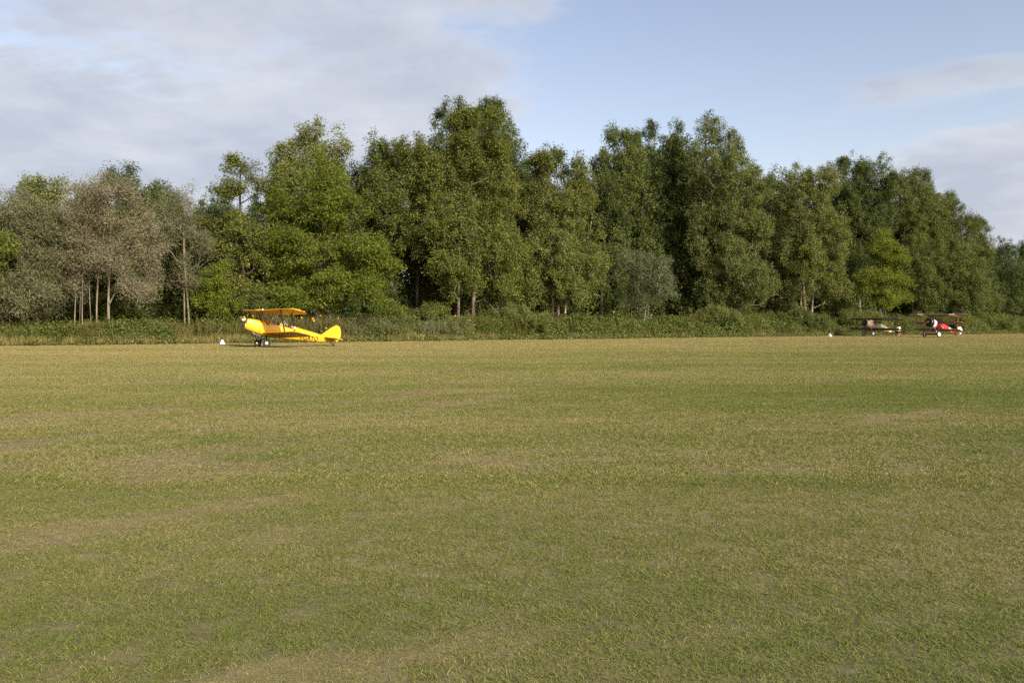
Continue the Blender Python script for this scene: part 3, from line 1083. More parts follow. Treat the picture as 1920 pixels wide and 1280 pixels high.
# ------------------------------------------------------------------ the trees in front
def build_trees():
    G = 'trees along the edge of the field'
    tree('grey_willow', 'dull grey-olive willow with soft rounded crown at far left', 'tree', 40, 7,
         [(45, 425, 75, 72), (0, 500, 85, 95), (88, 500, 48, 75), (-70, 450, 80, 95), (30, 560, 95, 45), (-40, 560, 80, 45)],
         'willow', 'willow', 'bark_grey', G, stems_px=[20, 50, 75])
    tree('locust_tree', 'bright green leaf tips reaching in at the left picture edge', 'tree', -48, 3.5,
         [(-40, 470, 50, 62), (-70, 420, 60, 60), (-60, 540, 50, 50)], 'locust', 'locust', 'bark_grey', G)
    tree('brown_willow', 'big greyish brown half-bare willow with several leaning pale stems', 'tree', 165, 5.5,
         [(205, 385, 72, 52), (165, 400, 45, 60), (165, 460, 48, 70), (255, 445, 58, 62), (285, 515, 34, 50), (210, 480, 50, 40), (262, 550, 38, 30), (140, 520, 26, 44)],
         'sparse', 'willow_brown', 'bark_tan', G, stems_px=[138, 152, 160, 168, 180, 206], r0=.105, sparse=1.1)
    tree('bare_tree', 'thin nearly bare brownish tree between the brown willow and the locust', 'tree', 352, 7,
         [(345, 390, 42, 42), (335, 445, 45, 50), (365, 460, 35, 50), (340, 510, 40, 40)],
         'sparse', 'willow', 'bark_tan', G, stems_px=[347, 356], r0=.08, sparse=.6)
    tree('round_tree', 'small round green crown rising behind the grey willow', 'tree', 85, 17,
         [(65, 360, 26, 26), (103, 362, 28, 30), (85, 410, 50, 45), (85, 480, 60, 60)], 'poplar', 'poplar_pale', 'bark_grey', G)
    tree('dark_poplar', 'dark green tree top rising behind the brown willow', 'tree', 255, 17,
         [(215, 350, 28, 26), (252, 352, 24, 32), (300, 375, 36, 34), (260, 410, 70, 55), (330, 420, 45, 55), (280, 500, 90, 70)],
         'poplar', 'poplar_dark', 'bark_grey', G)
    tree('airy_locust', 'tall airy locust with sky showing through its dark branches', 'tree', 455, 7,
         [(455, 315, 38, 22), (430, 360, 42, 30), (480, 350, 26, 30), (405, 420, 40, 40), (455, 430, 40, 40), (420, 480, 50, 45), (485, 470, 30, 50), (405, 540, 40, 40), (460, 545, 45, 35)],
         'airy', 'poplar_warm', 'bark_dark', G, r0=.2)
    tree('pale_poplar', 'pale green columnar poplar standing behind the big bright locust', 'tree', 590, 18,
         [(590, 275, 42, 46), (545, 320, 30, 55), (633, 300, 28, 45), (580, 340, 62, 60), (590, 420, 75, 70)], 'poplar', 'poplar_pale', 'bark_pale', G, sparse=1.15)
    tree('big_locust', 'broad bright yellow-green locust right behind the yellow biplane', 'tree', 590, 5.5,
         [(600, 335, 58, 42), (545, 390, 50, 48), (640, 400, 62, 52), (590, 460, 92, 60), (695, 475, 46, 42), (625, 525, 88, 42), (690, 545, 52, 36), (525, 500, 44, 52), (570, 560, 62, 32), (700, 500, 44, 20)],
         'locust', 'locust', 'bark_dark', G, stems_px=[570, 598, 615], r0=.26)
    tree('shaded_poplar', 'dark poplar with a ragged top between the bright locust and the tallest poplar', 'tree', 735, 14,
         [(700, 290, 26, 34), (735, 295, 32, 40), (775, 310, 40, 62), (700, 345, 30, 55), (745, 385, 56, 60), (770, 450, 40, 50)],
         'poplar', 'poplar', 'bark_dark', G, sparse=.95)
    tree('tallest_poplar', 'tallest dense poplar in the middle with a leaning pale trunk foot', 'tree', 868, 8,
         [(905, 228, 38, 34), (858, 243, 40, 32), (945, 275, 32, 55), (880, 290, 58, 50), (835, 330, 55, 62), (925, 370, 66, 72), (850, 425, 66, 72), (940, 470, 56, 66), (870, 515, 66, 48), (960, 540, 48, 36), (800, 300, 32, 48)],
         'poplar', 'poplar_warm', 'bark_grey', G, stems_px=[860, 885], r0=.24)
    tree('dark_crest_poplar', 'dark round poplar crest showing above the tallest poplar', 'tree', 880, 20,
         [(870, 228, 52, 30), (915, 215, 36, 34), (960, 310, 40, 60), (880, 300, 90, 80)], 'poplar', 'poplar_dark', 'bark_grey', G)
    tree('light_poplar', 'light green poplar with pale slanting stems right of the tallest one', 'tree', 1048, 7,
         [(1045, 308, 48, 28), (1018, 345, 36, 52), (1090, 345, 34, 52), (1058, 410, 62, 66), (1030, 490, 66, 60), (1095, 480, 46, 56), (1060, 545, 66, 36), (1010, 430, 32, 60)],
         'poplar', 'poplar_warm', 'bark_pale', G, stems_px=[1036, 1048, 1060], r0=.18)
    tree('slim_poplar', 'slim poplar with a twin top left of the centre-right group', 'tree', 1160, 16,
         [(1155, 258, 26, 28), (1185, 262, 18, 34), (1133, 300, 26, 44), (1180, 320, 34, 60), (1150, 390, 40, 66)],
         'poplar', 'poplar', 'bark_grey', G)
    tree('pointed_poplar', 'dark poplar with two pointed tops beside the slim one', 'tree', 1240, 18,
         [(1218, 265, 18, 32), (1262, 258, 22, 34), (1238, 320, 42, 60), (1235, 400, 46, 66), (1225, 470, 40, 50)],
         'poplar', 'poplar_dark', 'bark_grey', G)
    tree('open_poplar', 'tall open poplar with sky showing through its broad top', 'tree', 1330, 10,
         [(1325, 248, 38, 32), (1370, 275, 30, 40), (1300, 305, 34, 50), (1350, 335, 56, 52)],
         'poplar', 'poplar', 'bark_pale', G, sparse=.62, r0=.24)
    tree('broad_poplar', 'broad leafy poplar filling the space under the open tall one', 'tree', 1375, 8,
         [(1405, 360, 32, 46), (1360, 400, 56, 60), (1410, 440, 36, 60), (1370, 480, 66, 60), (1400, 530, 46, 48), (1350, 550, 52, 36), (1310, 440, 36, 60)],
         'poplar', 'poplar', 'bark_pale', G, stems_px=[1362, 1385])
    tree('small_willow', 'small grey-green willow with whitish dying twigs under the poplars', 'tree', 1200, 5,
         [(1178, 500, 36, 32), (1225, 512, 36, 38), (1195, 545, 46, 34), (1240, 540, 30, 36)], 'willow', 'greygreen', 'bark_grey', G,
         stems_px=[1185, 1205, 1215], r0=.08, sparse=.6)
    tree('dull_poplar', 'dull olive poplar with several thin stems left of the two old fighters', 'tree', 1512, 8,
         [(1490, 338, 34, 28), (1545, 352, 36, 40), (1470, 395, 28, 52), (1515, 410, 54, 60), (1555, 450, 40, 62), (1505, 490, 50, 56), (1550, 530, 42, 46), (1480, 535, 36, 40)],
         'poplar', 'poplar_warm', 'bark_pale', G, stems_px=[1500, 1512, 1522], sparse=.85, r0=.17)
    tree('dark_domed_poplar', 'dark domed poplar crown behind the dull olive one', 'tree', 1610, 15,
         [(1598, 318, 42, 24), (1640, 345, 42, 42), (1580, 370, 40, 50), (1620, 420, 60, 72), (1595, 510, 56, 60)], 'poplar', 'poplar_dark', 'bark_grey', G)
    tree('ragged_poplar', 'ragged topped poplar above the camouflaged biplane', 'tree', 1712, 12,
         [(1690, 345, 28, 28), (1726, 338, 20, 28), (1700, 400, 50, 56), (1745, 420, 36, 60), (1710, 490, 56, 60), (1740, 550, 46, 40)],
         'poplar', 'poplar', 'bark_grey', G)
    tree('yellow_green_tree', 'low yellow-green tree just behind the camouflaged biplane', 'tree', 1660, 5,
         [(1645, 462, 26, 34), (1672, 490, 30, 40), (1640, 525, 38, 36), (1682, 540, 26, 34), (1655, 565, 36, 20)], 'locust', 'yellowgreen', 'bark_dark', G, r0=.13)
    tree('stepped_poplar', 'olive poplar above the red triplane, first step down to the right', 'tree', 1785, 9,
         [(1782, 392, 24, 32), (1765, 440, 38, 50), (1803, 450, 28, 50), (1780, 500, 50, 52), (1800, 555, 46, 40)], 'poplar', 'poplar', 'bark_grey', G)
    tree('tail_poplar', 'lower poplar with a tufted top, second step down to the right', 'tree', 1832, 11,
         [(1830, 425, 18, 24), (1842, 470, 24, 44), (1825, 510, 34, 52), (1838, 560, 34, 36)], 'poplar', 'poplar', 'bark_grey', G)
    tree('far_dark_tree', 'far dark tree at the right end of the wood', 'tree', 1888, 13,
         [(1880, 485, 28, 30), (1900, 530, 40, 45), (1870, 560, 36, 34)], 'poplar', 'poplar_dark', 'bark_grey', G)
    tree('edge_tree', 'farthest dark tree cut by the right picture edge', 'tree', 1950, 14,
         [(1940, 480, 40, 34), (1950, 540, 55, 50), (1990, 500, 50, 50)], 'poplar', 'poplar_dark', 'bark_grey', G)
    # shrubs that stand out of the undergrowth
    S = 'shrubs along the foot of the wood'
    tree('feathery_shrub', 'large rounded feathery green shrub below the tallest poplar', 'shrub', 965, 3,
         [(960, 595, 42, 28), (1000, 605, 36, 22), (925, 608, 32, 20)], 'shrub', 'feather', 'bark_tan', S, r0=.05)
    tree('light_shrub', 'light green rounded shrub below the broad leafy poplar', 'shrub', 1345, 3,
         [(1340, 590, 30, 20), (1365, 597, 28, 18), (1318, 600, 20, 16)], 'shrub', 'feather', 'bark_tan', S, r0=.05)
    tree('leafy_shrub', 'small leafy green shrub behind the silvery weeds', 'shrub', 740, 6.5,
         [(745, 585, 24, 20), (720, 592, 18, 16)], 'shrub', 'locust', 'bark_dark', S, r0=.05)
    tree('dusky_shrub', 'dusky green shrub left of the leaning poplar trunk', 'shrub', 812, 6.5,
         [(815, 588, 30, 18), (790, 594, 20, 14)], 'shrub', 'feather', 'bark_dark', S, r0=.05)
    tree('yellowing_shrub', 'tall yellowing green shrub between the bare tree and the locust', 'shrub', 405, 5.5,
         [(412, 535, 34, 42), (385, 565, 30, 34), (430, 575, 32, 28)], 'shrub', 'yellowgreen', 'bark_dark', S, r0=.06, sparse=.7)
    tree('dark_shrub', 'dark green shrub behind the nose of the yellow biplane', 'shrub', 470, 6.5,
         [(470, 570, 30, 28), (500, 580, 28, 22)], 'shrub', 'bramble', 'bark_dark', S, r0=.05)
    tree('olive_shrub', 'olive shrub under the dull poplar, left of the right marker cone', 'shrub', 1490, 4,
         [(1490, 598, 32, 20), (1525, 603, 28, 18), (1455, 602, 26, 18)], 'shrub', 'bramble', 'bark_dark', S, r0=.05)
    tree('shaded_shrub', 'shaded green shrub to the right of the red triplane', 'shrub', 1850, 4,
         [(1845, 603, 28, 16), (1880, 604, 26, 16)], 'shrub', 'feather', 'bark_dark', S, r0=.05)
    tree('nose_shrub', 'green shrub behind the wings of the camouflaged biplane', 'shrub', 1600, 3,
         [(1595, 600, 30, 22), (1630, 602, 26, 20)], 'shrub', 'feather', 'bark_dark', S, r0=.05)
    tree('low_shrub', 'dark shrub low behind the red triplane', 'shrub', 1745, 3.5,
         [(1740, 602, 34, 18), (1785, 604, 30, 16)], 'shrub', 'feather', 'bark_dark', S, r0=.05)


build_trees()


def build_woods():
    """the mass of the wood behind the first trees"""
    g = np.random.default_rng(77)
    srcs = []
    for k in range(3):
        lob = [(g.uniform(-1.2, 1.2), g.uniform(-.8, .8), 3.0 + 2.6 * i, 3.4 - .25 * i, 3.0 - .2 * i, 2.6) for i in range(5)]
        tm, cm = grow(900 + k, lob, [(0, 0)], 'poplar', M['poplar_dark'], M['bark_dark'], .22, .75)
        srcs += [src_obj('wood_stem', tm), src_obj('wood_crown', cm)]
    # silhouette heights of the front row (photo row of the top), the fill stays well below it
    prof_x = [-150, 0, 130, 200, 310, 400, 500, 520, 660, 690, 800, 950, 990, 1120, 1150, 1290, 1400, 1450, 1600, 1740, 1800, 1850, 2000]
    prof_y = [390, 385, 375, 350, 370, 365, 370, 300, 310, 300, 270, 280, 320, 310, 270, 260, 300, 350, 330, 355, 420, 460, 480]
    P, R_, S, I = [], [], [], []
    for d, low in ((16, 22), (20, 8), (27, 0)):
        px = -140.0
        while px < 2060:
            Y = edge_y(px, d)
            top = np.interp(px, prof_x, prof_y)
            hgt = (HZ - top - low - g.uniform(5, 40)) / F * Y + CZ
            s = hgt / 15.2
            p = world_at(px, HZ, Y)
            k = g.integers(0, 3)
            rz = g.random() * 6.283
            w = max(.8, s * .95) * g.uniform(.9, 1.15)
            for q in (0, 1):
                P.append((p.x, p.y, 0)); R_.append((0, 0, rz)); S.append((w, w, s)); I.append(2 * k + q)
            px += g.uniform(3.0, 4.2) * w * F / Y
    scatter('woods', P, R_, S, I, srcs, 'dark mass of the wood behind the first trees', 'woods')


build_woods()


# ------------------------------------------------------------------ aircraft
def superring(s, zt, zb, hw, et, eb, n=24):
    """one fuselage frame at station s (metres behind the nose)"""
    zc, out = (zt + zb) / 2, []
    h = (zt - zb) / 2
    for i in range(n):
        t = 2 * math.pi * i / n
        c, q = math.cos(t), math.sin(t)
        e = et if q > 0 else eb
        out.append((-s, hw * math.copysign(abs(c) ** (2 / e), c), zc + h * math.copysign(abs(q) ** (2 / e), q)))
    return out


def loft(mb, frames, n=24, cut=None, mi=0, caps=True):
    """frames: (s, ztop, zbot, half width, e_top, e_bot); cut: list of (s0, s1, half width) holes in the top"""
    V = []
    for fr in frames:
        V += superring(*fr, n=n)
    Fc = []
    for k in range(len(frames) - 1):
        sm = (frames[k][0] + frames[k + 1][0]) / 2
        for i in range(n):
            j = (i + 1) % n
            if cut:
                ym = (V[k * n + i][1] + V[k * n + j][1]) / 2
                top = math.sin(2 * math.pi * (i + .5) / n) > 0
                if top and any(a < sm < b and abs(ym) < w for a, b, w in cut):
                    continue
            Fc.append((k * n + i, k * n + j, (k + 1) * n + j, (k + 1) * n + i))
    if caps:
        Fc.append(tuple(range(n))); Fc.append(tuple(reversed(range((len(frames) - 1) * n, len(frames) * n))))
    mb.add(V, Fc, mi)


def dense(frames, step=.12):
    """linear-interpolate the frames so that cut-outs get clean edges"""
    out = []
    for a, b in zip(frames[:-1], frames[1:]):
        k = max(1, int(round((b[0] - a[0]) / step)))
        for i in range(k):
            t = i / k
            out.append(tuple(a[j] + (b[j] - a[j]) * t for j in range(6)))
    out.append(frames[-1])
    return out


FOIL_U = [(0, 0), (.02, .028), (.07, .052), (.18, .076), (.33, .083), (.52, .070), (.75, .040), (1, .003)]
FOIL_L = [(1, -.003), (.7, -.004), (.4, -.006), (.15, -.014), (.05, -.018), (.01, -.012)]


def wing_mesh(le, z, b0, b, chord, sweep, dihed, side, tip=.5, rake=0.0, thick=1.0, ribs=14, mi_top=0, mi_bot=0, mi_bands=None, inc=0.0):
    """wing panel from span b0 to b on one side; rounded tip over the last `tip` metres"""
    mb = MB()
    pts = FOIL_U + FOIL_L
    st = []
    ns = ribs * 2
    for i in range(ns + 1):
        st.append((b0 + (b - tip - b0) * i / ns, i % 2))
    for a in (.2, .4, .58, .74, .87, .95, .99, 1.0):
        st.append((b - tip + tip * a, 0))
    V = []
    for (y, low) in st:
        t = max(0, (y - (b - tip)) / tip)
        cf = math.sqrt(max(0.0, 1 - t * t)) * .98 + .02
        le_s = le + y * sweep + chord * (1 - cf) * (.42 if rake == 0 else .42 + rake)
        c = chord * cf
        th = thick * (.94 if low else 1.0) * (.35 + .65 * cf)
        for (u, w) in pts:
            V.append((-(le_s + u * c), side * y, z + y * dihed + w * chord * th - inc * (le_s - (le + y * sweep) + u * c)))
    n = len(pts)
    fs, ms = [], []
    for k in range(len(st) - 1):
        for i in range(n):
            j = (i + 1) % n
            fs.append((k * n + i, k * n + j, (k + 1) * n + j, (k + 1) * n + i))
            up = 0 < i < len(FOIL_U) - 1
            m_ = mi_top if up else mi_bot
            if mi_bands:
                ym = (st[k][0] + st[k + 1][0]) / 2
                for (a0, a1, mm, which) in mi_bands:
                    if a0 < ym < a1 and (which == 'both' or (which == 'top') == up or (which == 'nose' and i < 2)):
                        m_ = mm
            ms.append(m_)
    fs.append(tuple(range(n))); ms.append(mi_bot)
    fs.append(tuple(reversed(range((len(st) - 1) * n, len(st) * n)))); ms.append(mi_bot)
    mb.v = V; mb.f = fs; mb.m = ms
    return mb


def plate(outline, th, mi=0):
    """flat fin / stabiliser from an (s, z) outline standing at y=0"""
    mb = MB()
    n = len(outline)
    V = [(-s, th / 2, z) for s, z in outline] + [(-s, -th / 2, z) for s, z in outline]
    f = [tuple(range(n)), tuple(reversed(range(n, 2 * n)))] + [(i, (i + 1) % n, n + (i + 1) % n, n + i) for i in range(n)]
    mb.add(V, f, mi)
    return mb


def smooth_outline(pts, it=2):
    for _ in range(it):
        q = []
        for i in range(len(pts)):
            a, b = pts[i], pts[(i + 1) % len(pts)]
            q += [(a[0] * .75 + b[0] * .25, a[1] * .75 + b[1] * .25), (a[0] * .25 + b[0] * .75, a[1] * .25 + b[1] * .75)]
        pts = q
    return pts


def hplate(outline, z, th, side):
    """flat stabiliser half from (s, y) outline lying at height z"""
    mb = MB()
    n = len(outline)
    V = [(-s, side * y, z + th / 2) for s, y in outline] + [(-s, side * y, z - th / 2) for s, y in outline]
    f = [tuple(range(n)), tuple(reversed(range(n, 2 * n)))] + [(i, (i + 1) % n, n + (i + 1) % n, n + i) for i in range(n)]
    mb.add(V, f)
    return mb


def wheel(root, s, y, z, r, w, side, disc_mat, disc_r=.62, tyre=None):
    """tyre with a hub disc as its child"""
    mb = MB()
    prof = []
    for i in range(11):
        t = math.pi * i / 10
        prof.append((-w / 2 * math.cos(t), r - w * .55 + w * .55 * math.sin(t)))
    prof = [(-w * .42, r * disc_r)] + prof + [(w * .42, r * disc_r)]
    mb.lathe(prof, (-s, y, z), 'y', 28)
    t = mb.build('wheel', tyre or M['rubber'], root)
    for k in (-1, 1):
        mb = MB()
        mb.lathe([(k * w * .30, r * disc_r * 1.02), (k * w * .46, r * disc_r * .8), (k * w * .58, r * .16), (k * w * .62, r * .15), (k * w * .62, 0)], (-s, y, z), 'y', 24)
        mb.build('hub_disc', disc_mat, t)
    return t


def propeller(root, s, length, angle, mat, hub_r=.09):
    mb = MB()
    n = 11
    for sgn in (1, -1):
        V, f = [], []
        for i in range(n):
            t = i / (n - 1)
            r = .05 + (length / 2 - .05) * t
            ch = (.10 + .09 * math.sin(min(1, t * 1.25) * math.pi)) * (1 if t < .92 else .55)
            tw = math.radians(62 - 46 * t)
            for (u, w_) in ((-.5, 0), (0, .09), (.5, 0), (0, -.05)):
                a, b_ = u * ch, w_ * ch * 1.2
                y = a * math.cos(tw) - b_ * math.sin(tw)
                x = a * math.sin(tw) + b_ * math.cos(tw)
                yy, zz = y * sgn, r * sgn
                V.append((-s + x, yy * math.cos(angle) - zz * math.sin(angle), yy * math.sin(angle) + zz * math.cos(angle)))
        for i in range(n - 1):
            for j in range(4):
                k = (j + 1) % 4
                f.append((i * 4 + j, i * 4 + k, (i + 1) * 4 + k, (i + 1) * 4 + j))
        f += [(0, 1, 2, 3), tuple(range((n - 1) * 4, n * 4))]
        mb.add(V, f)
    mb.lathe([(-.06, hub_r), (.06, hub_r), (.07, 0)], (-s, 0, 0), 'x', 16)
    return mb.build('propeller', mat, root)


def text_part(body, size, loc, right, up, mat, parent, name='registration_letters', bold=.0):
    """flat lettering: loc = left foot of the text, right/up = directions in the aircraft frame"""
    cu = bpy.data.curves.new(name, 'FONT')
    cu.body = body; cu.size = size; cu.extrude = .002; cu.offset = bold
    tmp = bpy.data.objects.new('tmp', cu)
    COL.objects.link(tmp)
    dg = bpy.context.evaluated_depsgraph_get()
    me = bpy.data.meshes.new_from_object(tmp.evaluated_get(dg))
    bpy.data.objects.remove(tmp)
    me.materials.clear(); me.materials.append(mat)
    R_, U = Vector(right).normalized(), Vector(up).normalized()
    Nn = R_.cross(U).normalized()
    mt = Matrix((R_, U, Nn)).transposed().to_4x4()
    mt.translation = Vector(loc)
    me.transform(mt)
    o = bpy.data.objects.new(name, me)
    COL.objects.link(o); o.parent = parent
    return o


def disc_part(root, name, c, r, right, up, mat, rin=0.0, n=28):
    mb = MB()
    R_, U = Vector(right).normalized(), Vector(up).normalized()
    V, f = [], []
    for i in range(n):
        t = 2 * math.pi * i / n
        d = R_ * math.cos(t) + U * math.sin(t)
        V.append(Vector(c) + d * r)
        V.append(Vector(c) + d * rin if rin > 0 else Vector(c))
    for i in range(n):
        j = (i + 1) % n
        f.append((2 * i, 2 * j, 2 * j + 1, 2 * i + 1))
    mb.add(V, f)
    return mb.build(name, mat, root, smooth=False)


def place(root, origin_s, origin_z):
    """shift all children so that the empty sits at the wheels' ground contact"""
    for ch in root.children:
        ch.location = (origin_s, 0, -origin_z)


def pose(root, px, py_ground, theta, sm, zm, st, zt):
    """stand the aircraft on its main wheels and tail, nose turned theta towards the camera from facing left"""
    Y = CZ * F / (py_ground - HZ)
    p = world_at(px, py_ground, Y); p.z = 0.02
    a = math.atan2(zt - zm, st - sm)
    root.location = p
    root.rotation_euler = (0, -a, math.pi + math.radians(theta))
    place(root, sm, zm)
    return p, a


def person(name, label, seat, yaw, pitch_root, cap_mat, jacket, parent_mat=None, goggles=True, lean=0.0):
    """a seated figure: one continuous skinned body, helmet as its child. seat: world point of the pelvis"""
    J = {'pel': (0, 0, 0), 'sp1': (-.02, 0, .18), 'sp2': (-.03 + lean * .3, 0, .36), 'nk': (-.02 + lean * .6, 0, .52), 'hd0': (.0 + lean, 0, .62), 'hd1': (.015 + lean, 0, .74), 'hd2': (0 + lean, 0, .82)}
    R0 = {'pel': .155, 'sp1': .15, 'sp2': .165, 'nk': .060, 'hd0': .075, 'hd1': .092, 'hd2': .062}
    E = [('pel', 'sp1'), ('sp1', 'sp2'), ('sp2', 'nk'), ('nk', 'hd0'), ('hd0', 'hd1'), ('hd1', 'hd2')]
    for sd, q in ((1, 'l'), (-1, 'r')):
        J.update({'sh' + q: (-.03 + lean * .3, .19 * sd, .42), 'el' + q: (.12, .25 * sd, .17), 'wr' + q: (.33, .13 * sd, .16), 'ha' + q: (.41, .09 * sd, .18),
                  'hp' + q: (.04, .10 * sd, -.02), 'kn' + q: (.46, .12 * sd, .06), 'an' + q: (.80, .10 * sd, -.16), 'to' + q: (.95, .10 * sd, -.08)})
        R0.update({'sh' + q: .075, 'el' + q: .050, 'wr' + q: .036, 'ha' + q: .040, 'hp' + q: .095, 'kn' + q: .062, 'an' + q: .045, 'to' + q: .04})
        E += [('sp2', 'sh' + q), ('sh' + q, 'el' + q), ('el' + q, 'wr' + q), ('wr' + q, 'ha' + q), ('pel', 'hp' + q), ('hp' + q, 'kn' + q), ('kn' + q, 'an' + q), ('an' + q, 'to' + q)]
        # fingers and thumb, closed on the control
        for fi, (dy, dl) in enumerate(((-.028, .062), (-.009, .072), (.010, .068), (.028, .054))):
            a, b_ = 'f%d%s' % (fi, q), 'g%d%s' % (fi, q)
            hx, hy, hz = J['ha' + q]
            J[a] = (hx + dl * .75, hy + dy * 1.1, hz + .012); J[b_] = (hx + dl * .85, hy + dy * 1.05, hz - .035)
            R0[a] = .0095; R0[b_] = .0085
            E += [('ha' + q, a), (a, b_)]
        hx, hy, hz = J['ha' + q]
        J['t' + q] = (hx + .02, hy - .048 * sd, hz + .005); J['u' + q] = (hx + .05, hy - .05 * sd, hz - .02)
        R0['t' + q] = .011; R0['u' + q] = .009
        E += [('ha' + q, 't' + q), ('t' + q, 'u' + q)]
    J['ns'] = (.115 + lean, 0, .715); R0['ns'] = .016
    E.append(('hd1', 'ns'))
    for sd, q in ((1, 'l'), (-1, 'r')):
        J['ear' + q] = (0 + lean, .098 * sd, .715); R0['ear' + q] = .018
        E.append(('hd1', 'ear' + q))
    names = list(J)
    me = bpy.data.meshes.new('body')
    me.from_pydata([J[k] for k in names], [(names.index(a), names.index(b)) for a, b in E], [])
    tmp = bpy.data.objects.new('tmp', me); COL.objects.link(tmp)
    sk = tmp.modifiers.new('skin', 'SKIN')
    for i, k in enumerate(names):
        me.skin_vertices[0].data[i].radius = (R0[k], R0[k])
        me.skin_vertices[0].data[i].use_root = (k == 'pel')
    sb = tmp.modifiers.new('sub', 'SUBSURF'); sb.levels = 1; sb.render_levels = 1
    dg = bpy.context.evaluated_depsgraph_get()
    bm_ = bpy.data.meshes.new_from_object(tmp.evaluated_get(dg))
    bpy.data.objects.remove(tmp)
    bm_.materials.clear()
    for k in (jacket, M['skin'], M['black']):
        bm_.materials.append(k)
    for p in bm_.polygons:
        c = p.center
        p.use_smooth = True
        p.material_index = 1 if (c.z > .50 or (c.x > .35 and abs(c.y) < .22 and c.z > .10)) else 0
    body = bpy.data.objects.new(name, bm_)
    COL.objects.link(body)
    body.location = seat
    body.rotation_euler = (0, -pitch_root * .5, yaw)
    mb = MB()
    prof = [(0.60, .070), (.63, .094), (0.70, .106), (.745, .112), (.79, .103), (.825, .078), (.848, .040), (.853, 0)]
    mb.lathe(prof, (lean - .026, 0, 0), 'z', 20)
    mb.build('flying_helmet', cap_mat, body)
    if goggles:
        mb = MB()
        for sd in (1, -1):
            mb.lathe([(.0, .034), (.018, .036), (.022, .028), (.022, 0)], (lean + .092, .036 * sd, .742), 'x', 14)
        mb.tube((lean + .09, -.1, .742), (lean + .09, .1, .742), .010, n=6)
        mb.build('goggles', M['grey_metal'], body)
    mb = MB()
    mb.box((lean + .088, 0, .655), (.012, .05, .010))
    mb.build('mouth', M['leather'], body)
    tag(body, label, 'person')
    return body


def local_to_world(root, p):
    root_m = Matrix.Translation(root.location) @ root.rotation_euler.to_matrix().to_4x4()
    return root_m @ Vector(p)


